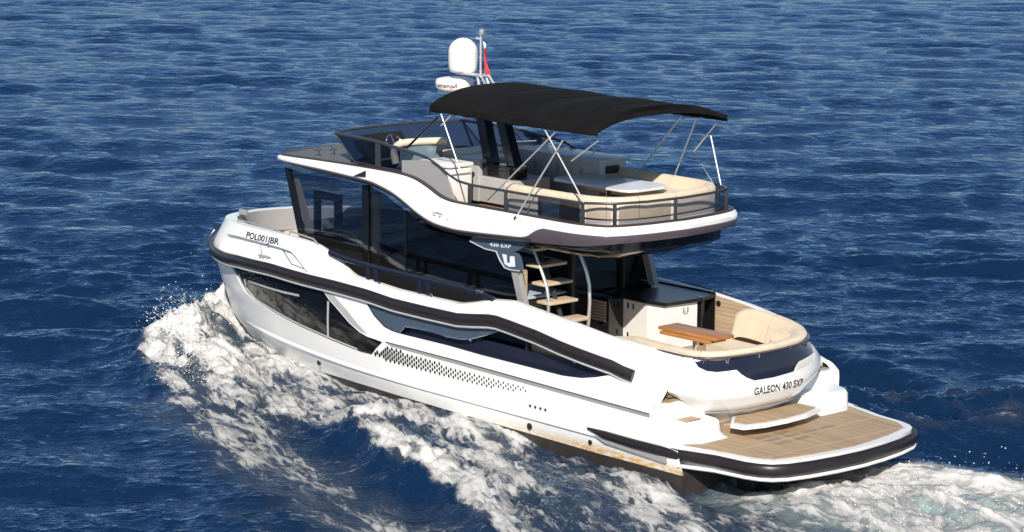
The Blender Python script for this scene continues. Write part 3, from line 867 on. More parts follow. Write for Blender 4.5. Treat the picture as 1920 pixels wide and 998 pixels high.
for s in (1, -1):
    P_, I_ = (SP, SI) if s > 0 else (SPS, SIS)
    mid = [((a[0] + b[0]) / 2, (a[1] + b[1]) / 2, a[2] + .022) for a, b in zip(P_, I_)]
    secs = [[(a[0], s * a[1], a[2]), (m_[0], s * m_[1], m_[2]), (b[0], s * b[1], b[2])] for a, m_, b in zip(P_, mid, I_)]
    cap.loft(secs, closed=False)
    def wall(mb, cond):
        pts = [p for p in I_ if cond(p[0])]
        mb.loft([[(p[0], s * p[1], p[2]), (p[0], s * max(p[1] - .01, 0), min(deckz(p[0]), p[2] - .01))] for p in pts], closed=False)
    wall(inn, lambda x: x > 8.7)
    wall(indark, lambda x: 4.0 < x < 8.9)
    wall(inteak, lambda x: x < 4.1)
boat_part('bulwark_cap', cap, M_WHITE, 50)
boat_part('bow_bulwark_lining', inn, M_GREY, 50)
boat_part('side_deck_lining', indark, M_BLACK, 50)
boat_part('cockpit_teak_lining', inteak, M_TEAKZ, 50)
bl = MB()
for fx, fz in ((2.75, 1.81), (3.7, 1.90), (4.9, 1.97)):
    i = min(range(len(SIS)), key=lambda k: abs(SIS[k][0] - fx)); bl.lathe([(.045, 0), (.05, .012), (.03, .02)], (fx, -(SIS[i][1] - .004), fz), 12, Vector((0, 1, 0)))
boat_part('bulwark_fitting', bl, M_TEXT)
fd = MB()
dp = [(p[0], p[1]) for p in SI if p[0] > 8.95]
fd.add([(x, y, 2.02) for x, y in dp] + [(x, -y, 2.02) for x, y in dp[::-1]], [tuple(range(2 * len(dp)))])
sd = [(p[0], p[1]) for p in SI if 4.9 < p[0] < 9.0]
fd.add([(x, y, 1.62) for x, y in sd] + [(x, -y, 1.62) for x, y in sd[::-1]], [tuple(range(2 * len(sd)))])
boat_part('deck', fd, M_DECKGREY, 0)
ck = MB()
sd = [(p[0], p[1]) for p in SI if 1.2 < p[0] < 5.0]
ck.add([(x, y, 1.32) for x, y in sd] + [(x, -y, 1.32) for x, y in sd[::-1]], [tuple(range(2 * len(sd)))])
boat_part('cockpit_floor', ck, M_TEAK, 0)
# aft ends of the hull sides
for s in (1, -1):
    he = MB()
    prof = [(1.31, 1.44 if s > 0 else 1.38), (1.27, 1.33), (1.25, 1.2), (1.25, 1.0), (1.25, .75), (0.72, .70)]
    he.loft([[(x, s * float(Yh(x, z)), z), (x + .01, s * (float(Yh(x, z)) - .135), z)] for x, z in prof], closed=False)
    boat_part('quarter_panel', he, M_WHITE, 50)

# lettering wrapped on a surface
def text_mesh(s_, size, mapf, name, m, parent, bold=0.0):
    cu = bpy.data.curves.new('lettering', 'FONT'); cu.body = s_; cu.size = size; cu.resolution_u = 3; cu.offset = bold
    o = bpy.data.objects.new('lettering', cu); COL.objects.link(o)
    dg = bpy.context.evaluated_depsgraph_get(); dg.update()
    me = o.evaluated_get(dg).to_mesh()
    vs = [tuple(v.co) for v in me.vertices]; fs = [tuple(p.vertices) for p in me.polygons]
    xs_ = [v[0] for v in vs]; w = max(xs_) - min(xs_); x0 = min(xs_)
    o.evaluated_get(dg).to_mesh_clear()
    bpy.data.objects.remove(o); bpy.data.curves.remove(cu)
    mb = MB(); mb.add([mapf((v[0] - x0) / w, v[1]) for v in vs], fs)
    return link(name, mb, m, parent, 0, fixn=False)
def reg_map(u, v):
    x = 11.55 - u * 1.17; z = 2.335 + .045 * u + v * .95
    return (x, float(Yh(x, z)) + .005, z)
text_mesh('POL001JBR', .155, reg_map, 'registration_lettering', M_TEXT, hull, .004)

# anchor roller at the stem
ar = MB()
ar.box((14.3, 0, 1.93), (.95, .2, .05), bev=.01); ar.box((14.5, .1, 1.98), (.5, .02, .12)); ar.box((14.5, -.1, 1.98), (.5, .02, .12))
ar.lathe([(.05, -.09), (.05, .09)], (14.74, 0, 1.97), 12, Vector((0, 1, 0)))
boat_part('anchor_roller', ar, M_CHROME)
an = MB()
an.tube([(14.3, 0, 2.02), (14.78, 0, 2.0), (14.88, 0, 1.85)], .028, 8)
an.prism([(14.87, .0, 1.91), (14.98, .2, 1.73), (14.84, .26, 1.57), (14.70, .10, 1.63), (14.70, -.10, 1.63), (14.84, -.26, 1.57), (14.98, -.2, 1.73)], (-.03, 0, -.012))
anc = link('anchor', an, M_CHROME)
tag(anc, 'polished steel anchor hanging from the roller at the bow', 'anchor')
bn = MB()
bn.box((13.1, 0.62, 2.48), (.22, .06, .10), bev=.015)
boat_part('bow_fairlead', bn, M_GREY)
# foredeck seats
fs_ = MB(); fs_.box((11.1, 0.1, 2.22), (.55, 1.9, .38), bev=.07, seg=3); fs_.box((10.85, 0.35, 2.46), (.16, 1.4, .34), bev=.06, seg=3)
boat_part('foredeck_sofa', fs_, M_BEIGE, 60)
gr = MB(); yb = lambda x: float(Yh(x, lerp(x, SHEER))) - .06
gr.tube([(10.2, yb(10.2), 2.56), (10.15, yb(10.15), 2.63), (9.45, yb(9.45), 2.60), (9.3, yb(9.3), 2.52)], .016, 6)
gr.tube([(12.2, yb(12.2), 2.50), (12.15, yb(12.15), 2.545), (10.6, yb(10.6), 2.60), (10.45, yb(10.45), 2.56)], .014, 6)
boat_part('bow_grab_rail', gr, M_GREY)

# side gate rail above the low bulwark
sr = MB()
def srp(x, z): return (x, float(Yh(x, 2.1)) - .07, z)
sr.tube([srp(8.85, 2.47), srp(8.4, 2.42), srp(7.6, 2.385), srp(6.6, 2.37), srp(5.6, 2.36), srp(5.05, 2.34), srp(4.75, 2.29)], .03, 8, ry=.05)
srl = boat_part('side_rail', sr, M_NAVY)
for x0 in (7.72, 6.42):
    p_ = MB()
    for dx in (-.10, .10): p_.box((x0 + dx, float(Yh(x0, 2.1)) - .07, 2.24), (.085, .035, .26), bev=.01)
    boat_part('rail_post', p_, M_NAVY, parent=srl)
lt_ = MB()
for x0 in (7.5, 6.2, 5.05): lt_.box((x0, float(Yh(x0, 2.1)) - .04, 2.15 if x0 > 5.5 else 2.37), (.06 if x0 > 5.5 else .16, .03, .05), bev=.01)
boat_part('rail_catch', lt_, M_CHROME, parent=srl)

# ------------------------------------------------------------------ swim platform
PL = [(1.28, 1.93), (.8, 1.93), (.5, 1.86), (.2, 1.77), (-.3, 1.70), (-.5, 1.63), (-.63, 1.53), (-.73, 1.36), (-.82, 1.0), (-.89, .5), (-.92, 0)]
PLF = PL + [(x, -y) for x, y in PL[:-1][::-1]]
pm = MB()
pm.prism([(x, y, .735) for x, y in PLF], (0, 0, -.27))
plat = boat_part('swim_platform', pm, M_WHITE, 30)
def shrink(P, d):
    cx_, n = 0.2, len(P)
    return [(x + (d if x < -.3 else 0) * (1 if x < -.7 else .6), y - math.copysign(min(d, abs(y)), y) if abs(y) > 1e-6 else y) for x, y in P]
TK = shrink(PLF, .12)
tk = MB(); tk.prism([(x, y, .745) for x, y in TK], (0, 0, -.006)); boat_part('teak_deck', tk, M_TEAK, 0, parent=plat)
sm_ = MB()
for x0, y0, x1, y1 in ((.72, 1.5, .72, -1.5), (.62, 1.58, -.60, 1.42), (.62, -1.58, -.60, -1.42), (-.45, 1.45, -.55, -1.45), (.1, 1.55, .1, -1.55)):
    d_ = Vector((x1 - x0, y1 - y0, 0)); n_ = Vector((-d_.y, d_.x, 0)).normalized() * .006
    sm_.add([(x0 + n_.x, y0 + n_.y, .7485), (x1 + n_.x, y1 + n_.y, .7485), (x1 - n_.x, y1 - n_.y, .7485), (x0 - n_.x, y0 - n_.y, .7485)], [(0, 1, 2, 3)])
boat_part('deck_seam', sm_, M_BEIGE, 0, parent=plat)
sl_ = MB()
for i in range(3):
    for y0 in (.62, .22, -.18, -.55):
        x0 = .38 - .2 * i
        if (i + int(y0 * 10)) % 2 == 0 or i == 1:
            sl_.add([(x0 - .045, y0 - .14, .7495), (x0 + .045, y0 - .14, .7495), (x0 + .045, y0 + .14, .7495), (x0 - .045, y0 + .14, .7495)], [(0, 1, 2, 3)])
boat_part('deck_slot', sl_, mat('dull_teak_slot', (.26, .20, .15), .6), 0, parent=plat)
fpath = [(2.55, 2.07), (2.2, 2.06), (1.6, 2.06), (1.1, 2.045), (.75, 2.0), (.5, 1.91), (.2, 1.80), (-.3, 1.735), (-.51, 1.665), (-.66, 1.555), (-.765, 1.37), (-.86, 1.0), (-.93, .5), (-.96, 0)]
ff = fpath + [(x, -y) for x, y in fpath[:-1][::-1]]
fe = MB(); zz = [.63] * len(ff)
fz = [.70, .665, .65, .645, .64, .63, .62] + [.61] * (len(ff) - 14) + [.62, .63, .64, .645, .65, .665, .70]
fr2 = [.015, .06, .07, .075, .08, .085, .09] + [.094] * (len(ff) - 14) + [.09, .085, .08, .075, .07, .06, .015]
fe.tube([(x, y, z) for (x, y), z in zip(ff, fz)], [.015] + [.055] * (len(ff) - 2) + [.015], 12, ry=fr2)
boat_part('platform_fender', fe, M_RUBBER, 50, parent=plat)
fl = MB(); fl.tube([(x, y, .475) for x, y in ff[4:-4]], .035, 8, ry=.028); boat_part('platform_lip', fl, M_WHITE, 50, parent=plat)
gp = MB()
for s in (1, -1):
    gp.prism([(2.45, s * 2.068, .62), (.95, s * 2.055, .575), (.95, s * 2.055, .485), (2.2, s * 2.068, .545)], (0, -s * .2, 0))
boat_part('fender_backing', gp, M_GREY, 0, parent=plat)
brk = MB()
for y0 in (.9, -.9):
    brk.box((0.2, y0, .3), (.9, .10, .35), bev=.03)
    brk.box((0.3, y0, .12), (.35, .35, .3), bev=.05)
boat_part('drive_leg', brk, M_DARK, 40)

# ------------------------------------------------------------------ stern module (transom body with sofa)
def xtr(y, z):
    xa = np.interp(z, [.73, .95, 1.1, 1.3, 1.6, 1.85, 2.1], [1.15, .98, .80, .72, .74, .80, .86])
    w = np.interp(z, [.73, .85, .95, 1.15, 1.3, 1.39, 1.5, 1.7, 1.85], [.8, .9, 1.1, 1.3, 1.5, 1.62, 1.61, 1.45, 1.25])
    if y < 0: w = w * .95
    return float(xa + .45 * abs(y / w) ** 3), float(w)
tb = MB(); secs = []
for z in [.74, .80, .85, .90, .95, 1.0, 1.05, 1.1, 1.15, 1.2, 1.25, 1.3, 1.35, 1.39, 1.44, 1.5, 1.6, 1.7, 1.8, 1.86, 1.88]:
    w = xtr(0, z)[1]
    row = [(3.0, w * .86 if z > 1.5 else w * .9, z), (2.2, w * .95, z)]
    for k in np.linspace(1, -1, 49):
        y = (w if k > 0 else w * .95) * math.sin(k * math.pi / 2)
        row.append((xtr(y, z)[0], y, z))
    w *= .95
    row += [(1.5, -w * .99, z), (1.7, -w * .97, z)]
    secs.append(row)
tb.loft(secs, closed=False)
sur = MB(); sur.loft([secs[-1], [(1.9 + (x - 1.9) * .86, y * .86, z) for x, y, z in secs[-1]], [(1.9 + (x - 1.9) * .86, y * .86, 1.4) for x, y, z in secs[-1]]], closed=False)
trans = boat_part('transom_body', tb, M_WHITE, 40)
boat_part('sofa_surround', sur, M_BEIGE, 40, parent=trans)
def tr_patch(poly, off, thick=None):
    P = densify([(y, z) for y, z in poly], .06)
    v, f = fill2d(P, (), [(y, z) for y in np.arange(-1.25, 1.25, .08) for z in np.arange(1.0, 1.9, .07)])
    mb = MB(); mb.add([(xtr(y, z)[0] - off, y, z) for y, z in v], f); return mb
NAV = [(1.24, 1.875), (1.0, 1.875), (.53, 1.875), (0, 1.875), (-.6, 1.875), (-.95, 1.875), (-1.15, 1.875), (-1.18, 1.74), (-1.12, 1.66), (-.84, 1.655), (-.56, 1.635), (-.48, 1.59), (-.41, 1.51), (.04, 1.49), (.44, 1.50), (.59, 1.56), (.68, 1.62), (.75, 1.69), (1.05, 1.68), (1.18, 1.70), (1.25, 1.75)]
boat_part('transom_glass_band', tr_patch(NAV, .006), M_NAVY, 40, parent=trans)
for P in ([(1.23, 1.735), (1.15, 1.68), (1.05, 1.655), (.78, 1.66), (.69, 1.57), (.78, 1.55), (1.06, 1.57), (1.15, 1.63)], [(-.47, 1.52), (-.50, 1.59), (-.60, 1.625), (-1.05, 1.64), (-.98, 1.58), (-.74, 1.545)]):
    lm = boat_part('stern_lamp', tr_patch(P, .008), M_LAMP, 40, parent=trans)
def stern_map(u, v):
    y = .45 - u * 1.10; z = 1.28 - .018 * u + v * .98
    return (xtr(y, z)[0] - .006, y, z)
text_mesh('GALEON 430 EXP', .155, stern_map, 'stern_lettering', M_TEXT, trans, .003)
ll = MB(); ll.tube([(xtr(y, 1.05)[0] - .01, y, 1.05 - .02) for y in np.linspace(-1.05, 1.05, 30)], .008, 6); boat_part('transom_seam', ll, M_GREY, parent=trans)
# step
st = MB(); STP = [(1.0, .62), (.72, .95), (.50, .90), (.40, .55), (.37, .1), (.40, -.35), (.52, -.8), (.62, -.86), (.95, -.8)]
st.prism([(x, y, .93) for x, y in STP], (0, 0, -.06)); sto = boat_part('transom_step', st, M_WHITE, 0)
s2 = MB(); s2.prism([(.98, .56, .934), (.74, .86, .934), (.56, .80, .934), (.47, .5, .934), (.44, .1, .934), (.47, -.35, .934), (.58, -.74, .934), (.93, -.74, .934)], (0, 0, .006)); boat_part('step_tread', s2, M_TEAK, 0, parent=sto)
# port boarding steps between hull side and transom
for s in (1, -1):
    ps = MB(); sec = []
    for x, zt, yo in ((2.1, 1.26, 1.93), (1.26, 1.26, 1.93), (1.225, 1.245, 1.93), (1.205, 1.06, 1.93), (1.185, 1.015, 1.93), (.96, 1.0, 1.90), (.915, .975, 1.88), (.86, .82, 1.82), (.80, .785, 1.76), (.68, .755, 1.62)):
        sec.append([(x, s * .95, .73), (x, s * yo, .73), (x, s * yo, max(zt - .05, .735)), (x, s * (yo - .05), zt), (x, s * 1.1, zt), (x, s * 1.0, zt - .02)])
    ps.loft(sec)
    o_ = boat_part('boarding_steps', ps, M_WHITE, 50)
    if s > 0: pso = o_
pt = MB(); pt.prism([(1.26, 1.42, 1.263), (1.24, 1.72, 1.263), (1.32, 1.86, 1.263), (1.55, 1.88, 1.263), (1.75, 1.8, 1.263), (1.75, 1.36, 1.263)], (0, 0, .02)); pt.box2((.97, 1.30, 1.012), (1.17, 1.62, 1.022)); boat_part('step_tread', pt, M_TEAK, 0, parent=pso)
# cockpit sofa: rolled backrest round the stern
BK = [(2.95, .80), (2.62, .90), (2.3, 1.0), (1.75, 1.10), (1.38, 1.13), (1.15, 1.06), (1.0, .85), (.93, .5), (.91, 0), (.95, -.5), (1.03, -.82), (1.2, -1.06), (1.5, -1.27), (2.0, -1.42), (2.6, -1.47), (2.85, -1.45)]
BH = [1.86, 1.90, 1.92, 1.94, 1.95, 1.955, 1.96, 1.96, 1.96, 1.96, 1.965, 1.98, 2.0, 2.03, 2.04, 1.94]
def smooth_path(P, n=4):
    out = []
    for i in range(len(P) - 1):
        p0 = P[max(i - 1, 0)]; p1 = P[i]; p2 = P[i + 1]; p3 = P[min(i + 2, len(P) - 1)]
        for k in range(n):
            t = k / n
            out.append(tuple(.5 * (2 * b + (c - a) * t + (2 * a - 5 * b + 4 * c - d) * t * t + (3 * b - a - 3 * c + d) * t ** 3) for a, b, c, d in zip(p0, p1, p2, p3)))
    out.append(tuple(P[-1])); return out
bk = [(x, y, h) for (x, y), h in zip(BK, BH)]
bk = smooth_path(bk, 4)
sec = []
for i, (x, y, h) in enumerate(bk):
    a = bk[max(i - 1, 0)]; b = bk[min(i + 1, len(bk) - 1)]
    t = Vector((b[0] - a[0], b[1] - a[1], 0)).normalized(); n = Vector((-t.y, t.x, 0))
    if n.dot(Vector((2.2 - x, -.1 - y, 0))) < 0: n = -n                    # n points inwards
    e = .78 if i in (0, len(bk) - 1) else 1.0
    pr = [(-.08, -.085), (-.10, -.05), (-.085, -.015), (-.03, .0), (.04, -.005), (.085, -.03), (.13, -.10), (.20, -.30), (.22, -.42), (.0, -.42)]
    sec.append([(x + n.x * q * e, y + n.y * q * e, h + k * (2 - e)) for q, k in pr])
sf = MB(); sf.loft(sec); sofa = boat_part('cockpit_sofa', sf, M_BEIGE, 60)
for k in (8, 19, 33, 44, 52):
    q_ = MB(); q_.tube([tuple(p) for p in sec[k][1:9]], .006, 5); boat_part('piping', q_, M_TAUPE, 50, parent=sofa)
se = MB(); se.prism([(2.9, .62, 1.55), (1.5, .85, 1.55), (1.25, .6, 1.55), (1.18, 0, 1.55), (1.25, -.7, 1.55), (1.7, -1.22, 1.55), (2.85, -1.28, 1.55), (2.85, -.75, 1.55), (1.9, -.65, 1.55), (1.75, 0, 1.55), (1.9, .3, 1.55), (2.9, .1, 1.55)], (0, 0, -.22)); boat_part('seat_cushion', se, M_BEIGE, 0, parent=sofa)
# steel rail under the coaming
rr = MB(); rpath = []
for x, y, h in bk[2:-10]:
    c = Vector((2.0, -.1, 0)); d_ = (Vector((x, y, 0)) - c).normalized(); rpath.append((x + d_.x * .13, y + d_.y * .13, min(h, 1.965) - .08))
rr.tube(rpath, .017, 8); sro = boat_part('stern_rail', rr, M_MAUVE, 50)
sb = MB()
for i in range(3, len(rpath), 5):
    p = rpath[i]; sb.tube([p, (p[0] + .02, p[1], p[2] - .10)], .017, 6)
boat_part('stern_rail_stanchion', sb, M_CHROME, 50, parent=sro)
# cockpit table
tt = MB(); tt.box((2.30, .06, 1.92), (1.2, .42, .05), bev=.01); tt.box((2.32, .11, 1.865), (1.02, .40, .05), bev=.01)
tbl = boat_part('cockpit_table', tt, M_TABLE, 40)
tg = MB(); tg.tube([(2.30, .06, 1.32), (2.30, .06, 1.85)], .05, 12); boat_part('pedestal', tg, M_CHROME, parent=tbl)

# ------------------------------------------------------------------ galley cabinet
gc = MB(); gc.prism([(4.78, -.6, 2.03), (3.95, -.55, 2.03), (3.60, -.62, 2.03), (3.56, -1.28, 2.03), (4.78, -1.5, 2.03)], (0, 0, -.70))
gal = boat_part('galley_cabinet', gc, M_SATIN, 0)
gt = MB(); gt.prism([(4.9, -.53, 2.095), (3.95, -.50, 2.095), (3.56, -.57, 2.095), (3.5, -1.32, 2.095), (3.6, -1.75, 2.095), (4.9, -1.75, 2.095)], (0, 0, -.055)); boat_part('counter_top', gt, mat('black_counter', (.008, .008, .009), .33), 0, parent=gal)
gh = MB()
for x0, z0 in ((4.40, 1.93), (4.28, 1.93), (4.40, 1.45)): gh.box((x0, -.575, z0), (.03, .02, .09))
boat_part('door_handle', gh, M_TEXT, 0, parent=gal)
ga = MB(); ga.add([(4.335, -.574, 2.02), (4.345, -.574, 2.02), (4.345, -.574, 1.36), (4.335, -.574, 1.36)], [(0, 1, 2, 3)]); ga.box((3.535, -1.0, 1.9), (.006, .10, .008)); ga.box((3.535, -1.04, 1.95), (.006, .03, .06)); ga.box((3.535, -.95, 1.95), (.006, .03, .06))
boat_part('door_seam', ga, M_GREY, 0, parent=gal)
gk = MB(); gk.prism([(3.5, -1.33, 2.1), (3.5, -1.38, 2.1), (3.5, -1.38, 1.33), (3.5, -1.33, 1.33)], (.15, 0, 0)); boat_part('cabinet_side_trim', gk, M_BLACK, 0, parent=gal)
ba = MB(); ba.box2((3.62, -1.76, 1.33), (6.2, -1.74, 2.12)); boat_part('galley_backsplash', ba, M_BLACK, 0, parent=gal)
so_ = MB(); so_.box2((4.52, -.62, 1.33), (5.3, -.26, 2.06), bev=.02); sob = boat_part('side_seat_base', so_, M_BLACK, 30)
sc_ = MB()
for k in range(7): sc_.box((4.83, -.245, 1.70 + k * .048), (.52, .03, .042), bev=.012)
boat_part('slatted_cushion', sc_, M_TAUPE, 50, parent=sob)

# ------------------------------------------------------------------ cabin
CY = 1.45
top = [(10.72, 3.64), (10.35, 3.60), (8.61, 3.59), (8.06, 3.48), (7.5, 3.27), (6.97, 3.06), (6.4, 3.02), (5.8, 2.99), (4.86, 2.99)]
cab = MB()
# lower cabin wall (below the glass) and sill
for s in (1, -1):
    cab.prism([(10.36, s * CY, 2.50), (10.05, s * CY, 1.6), (4.75, s * CY, 1.6), (4.75, s * CY, 2.16), (8.45, s * CY, 2.26), (8.45, s * CY, 2.5)], (0, -s * .06, 0))
cabw = boat_part('cabin_wall', cab, M_DARK, 0)
def pane(poly, m, name='side_window'):
    for s in (1, -1):
        mb = MB(); mb.prism([(x, s * (CY - .005), z) for x, z in poly], (0, -s * .012, 0)); o = boat_part(name, mb, m, 0)
    return o
pane([(10.70, 3.63), (10.38, 2.53), (8.62, 2.48), (8.62, 3.58), (10.35, 3.60)][::-1], M_GLASS)
pane([(8.46, 3.57), (8.06, 3.475), (7.5, 3.265), (7.52, 2.24), (8.46, 2.27)], M_GLASSM)
pane([(7.49, 3.26), (6.97, 3.055), (6.4, 3.02), (5.8, 2.99), (4.95, 2.98), (4.72, 2.17), (7.49, 2.24)], M_GLASSD)
pl_ = MB()
for s in (1, -1):
    pl_.box2((8.46, s * (CY + .012), 2.25), (8.62, s * (CY - .05), 3.58)); pl_.box2((7.485, s * (CY + .008), 2.2), (7.525, s * (CY - .03), 3.28))
    pl_.prism([(10.74, s * (CY + .01), 3.64), (10.62, s * (CY + .01), 3.62), (10.24, s * (CY + .01), 2.50), (10.36, s * (CY + .01), 2.50)], (0, -s * .07, 0))
    pl_.box2((8.6, s * (CY + .012), 2.44), (10.30, s * (CY - .04), 2.54))
boat_part('cabin_pillar', pl_, M_BLACK, 0, parent=cabw)
bp2 = MB(); 
for s in (1, -1): bp2.box2((8.28, s * (CY - .03), 2.2), (8.42, s * (CY - .10), 3.46))
boat_part('cabin_post', bp2, M_BEIGE, 0, parent=cabw)
# sliding window frame
tf = MB(); tf.prism([(10.60, CY - .06, 3.45), (10.48, CY - .06, 3.45), (10.06, CY - .06, 2.56), (10.22, CY - .06, 2.56)], (0, -.05, 0)); boat_part('cabin_front_trim', tf, M_TAUPE, 0, parent=cabw)
wf = MB(); sq = [(9.97, 3.34), (9.24, 3.34), (9.24, 2.52), (9.97, 2.52)]; si = [(9.82, 3.20), (9.42, 3.20), (9.40, 2.60), (9.82, 2.60)]
for i in range(4):
    j = (i + 1) % 4; wf.prism([(p[0], CY - .02, p[1]) for p in (sq[i], sq[j], si[j], si[i])], (0, -.05, 0))
boat_part('sliding_window_frame', wf, M_BLACK, 0, parent=cabw)
# windscreen: raked forward at the top
ws = MB(); ws.add([(10.72, 1.40, 3.64), (10.95, .7, 3.66), (11.0, 0, 3.66), (10.95, -.7, 3.66), (10.72, -1.40, 3.64), (10.37, -1.40, 2.5), (10.58, -.7, 2.5), (10.63, 0, 2.5), (10.58, .7, 2.5), (10.37, 1.40, 2.5)],
                  [(0, 1, 8, 9), (1, 2, 7, 8), (2, 3, 6, 7), (3, 4, 5, 6)]); boat_part('windscreen', ws, M_GLASS, 40)
wb_ = MB(); wb_.add([(10.37, 1.42, 2.5), (10.6, .7, 2.5), (10.65, 0, 2.5), (10.6, -.7, 2.5), (10.37, -1.42, 2.5), (10.2, -1.42, 2.0), (10.45, -.7, 2.0), (10.5, 0, 2.0), (10.45, .7, 2.0), (10.2, 1.42, 2.0)], [(0, 1, 8, 9), (1, 2, 7, 8), (2, 3, 6, 7), (3, 4, 5, 6)]); boat_part('cabin_front', wb_, M_DARK, 40)
# interior
ci = MB(); ci.box2((5.0, -1.38, 1.45), (10.4, 1.38, 1.5)); boat_part('cabin_floor', ci, M_DECKGREY, 0)
ci = MB(); ci.box2((8.8, -.4, 1.5), (10.2, 1.35, 2.42), bev=.05); ci.box2((9.9, -1.35, 1.5), (10.3, 1.35, 2.50), bev=.05); boat_part('cabin_dashboard', ci, M_DARK, 30)
ci = MB(); ci.box2((7.9, .2, 1.5), (8.3, 1.1, 2.45), bev=.08, seg=3); ci.box2((7.0, .9, 1.5), (8.4, 1.35, 2.36), bev=.06, seg=3); boat_part('cabin_seat', ci, M_TAUPE, 60)
ci = MB(); ci.box2((5.1, .55, 1.5), (6.6, 1.30, 2.15), bev=.02); ci.box2((5.2, -1.36, 1.5), (8.0, -.9, 2.2), bev=.02); boat_part('cabin_furniture', ci, M_DARK, 30)
ci = MB(); ci.box2((5.05, .15, 2.12), (6.4, 1.0, 2.16), bev=.01); boat_part('cabin_table', ci, M_STONE, 30)
# aft bulkhead: dark glass door frames on the starboard half
ab = MB(); ab.box2((4.98, -1.46, 1.4), (5.04, .15, 3.02)); boat_part('aft_bulkhead', ab, M_BLACK, 0)
af = MB(); af.box2((4.90, -1.0, 2.05), (4.97, -.94, 3.0)); af.box2((4.90, .12, 1.4), (4.99, .2, 3.0)); af.box2((4.9, -.5, 2.93), (4.97, -.35, 2.96)); boat_part('door_frame', af, M_DARK, 0)
# wing panels aft of the cabin sides
for s in (1, -1):
    wg = MB(); wg.prism([(5.86, s * 1.49, 3.02), (5.50, s * 1.49, 2.935), (5.24, s * 1.49, 2.93), (5.16, s * 1.49, 2.80), (5.05, s * 1.49, 2.70), (4.90, s * 1.49, 2.685), (4.70, s * 1.49, 2.70), (4.76, s * 1.49, 2.88), (4.84, s * 1.49, 2.96), (4.58, s * 1.49, 3.09), (4.6, s * 1.49, 3.14), (5.8, s * 1.49, 3.1)], (0, -s * .09, 0))
    w_ = boat_part('wing_panel', wg, M_BLUEGREY, 0)
    em = MB(); em.prism([(5.10, s * 1.495, 2.90), (5.00, s * 1.495, 2.90), (4.99, s * 1.495, 2.78), (4.92, s * 1.495, 2.78), (4.92, s * 1.495, 2.89), (4.82, s * 1.495, 2.90), (4.80, s * 1.495, 2.74), (4.94, s * 1.495, 2.72), (5.04, s * 1.495, 2.75)], (0, s * .006, 0)); boat_part('chrome_emblem', em, M_STEXT, 0, parent=w_)
    sp_ = MB(); sp_.prism([(4.94, s * 1.47, 2.70), (4.80, s * 1.47, 2.70), (4.60, s * 1.47, 2.12), (4.74, s * 1.47, 2.12)], (0, -s * .1, 0)); boat_part('wing_strut', sp_, M_GREY, 0)
    eg = MB(); eg.tube([(5.86, s * 1.5, 3.0), (5.50, s * 1.5, 2.925), (5.24, s * 1.5, 2.92), (5.15, s * 1.5, 2.79), (5.04, s * 1.5, 2.69), (4.90, s * 1.5, 2.675), (4.70, s * 1.5, 2.69)], .012, 6); boat_part('wing_edge', eg, M_LGREY, 40, parent=w_)
    if s > 0:
        text_mesh('430 EXP', .10, lambda u, v: (5.40 - u * .50, 1.4935, 2.985 + .03 * u + v * .9), 'model_lettering', M_STEXT, w_, .002)
# stairs to the flybridge
trd = [(3.98, 1.93), (4.36, 2.15), (4.55, 2.44), (4.72, 2.70), (4.9, 2.96)]
trd = [(4.30, 1.90), (4.58, 2.15), (4.70, 2.43), (4.84, 2.70), (4.95, 2.95)]
sto_ = MB(); sto_.box2((4.55, .98, 1.5), (4.62, 1.04, 2.2)); 
sp2 = MB(); sp2.tube([(4.25, .80, 1.4), (5.05, .80, 3.0)], .035, 4, ry=.06)
stair = boat_part('stair_stringer', sp2, M_DARK, 0)
for x0, z0 in trd:
    t_ = MB(); t_.box((x0, .80, z0), (.30, .62, .05), bev=.02); boat_part('stair_tread', t_, M_STAIR, 40, parent=stair)
for y0, L in ((1.08, [(4.89, 3.04), (4.52, 2.38), (4.5, 1.9)]), (.52, [(4.50, 3.06), (4.16, 2.42), (4.22, 1.4)])):
    h_ = MB(); h_.tube(smooth_path([(x, y0, z) for x, z in L], 4), .027, 8, upv=(0, 1, 0)); boat_part('stair_handrail', h_, M_POLE, 50, parent=stair)
bs = MB(); bs.box2((5.06, 1.0, 1.5), (5.1, 1.40, 2.6)); boat_part('slatted_screen', bs, M_TEAKZ, 0)

# ------------------------------------------------------------------ flybridge moulding
FP = [(10.98, 0, 3.885, 3.79), (10.97, .5, 3.88, 3.785), (10.95, 1.0, 3.87, 3.78), (10.92, 1.35, 3.86, 3.775), (10.80, 1.55, 3.85, 3.76), (10.5, 1.61, 3.855, 3.735), (9.7, 1.62, 3.875, 3.69), (8.99, 1.62, 3.885, 3.655), (8.29, 1.62, 3.89, 3.625), (7.95, 1.62, 3.89, 3.575), (7.6, 1.62, 3.885, 3.49), (7.3, 1.62, 3.865, 3.375), (7.06, 1.62, 3.82, 3.27), (6.8, 1.62, 3.735, 3.18), (6.54, 1.62, 3.635, 3.125), (6.3, 1.62, 3.59, 3.105), (6.02, 1.62, 3.58, 3.095), (5.5, 1.62, 3.58, 3.115), (4.88, 1.62, 3.58, 3.15), (4.6, 1.62, 3.58, 3.165), (4.45, 1.62, 3.58, 3.18), (4.28, 1.62, 3.58, 3.205), (3.9, 1.62, 3.58, 3.225), (3.5, 1.61, 3.58, 3.25), (3.2, 1.555, 3.58, 3.275), (2.95, 1.46, 3.58, 3.31), (2.84, 1.36, 3.58, 3.325), (2.74, 1.15, 3.58, 3.335), (2.64, .7, 3.58, 3.335), (2.58, 0, 3.58, 3.335)]
FPS = smooth_path(FP, 3)
FULL = FPS + [(x, -y, a, b) for x, y, a, b in FPS[:-1][::-1]]
FULL = FULL[:-1]
nF = len(FULL)
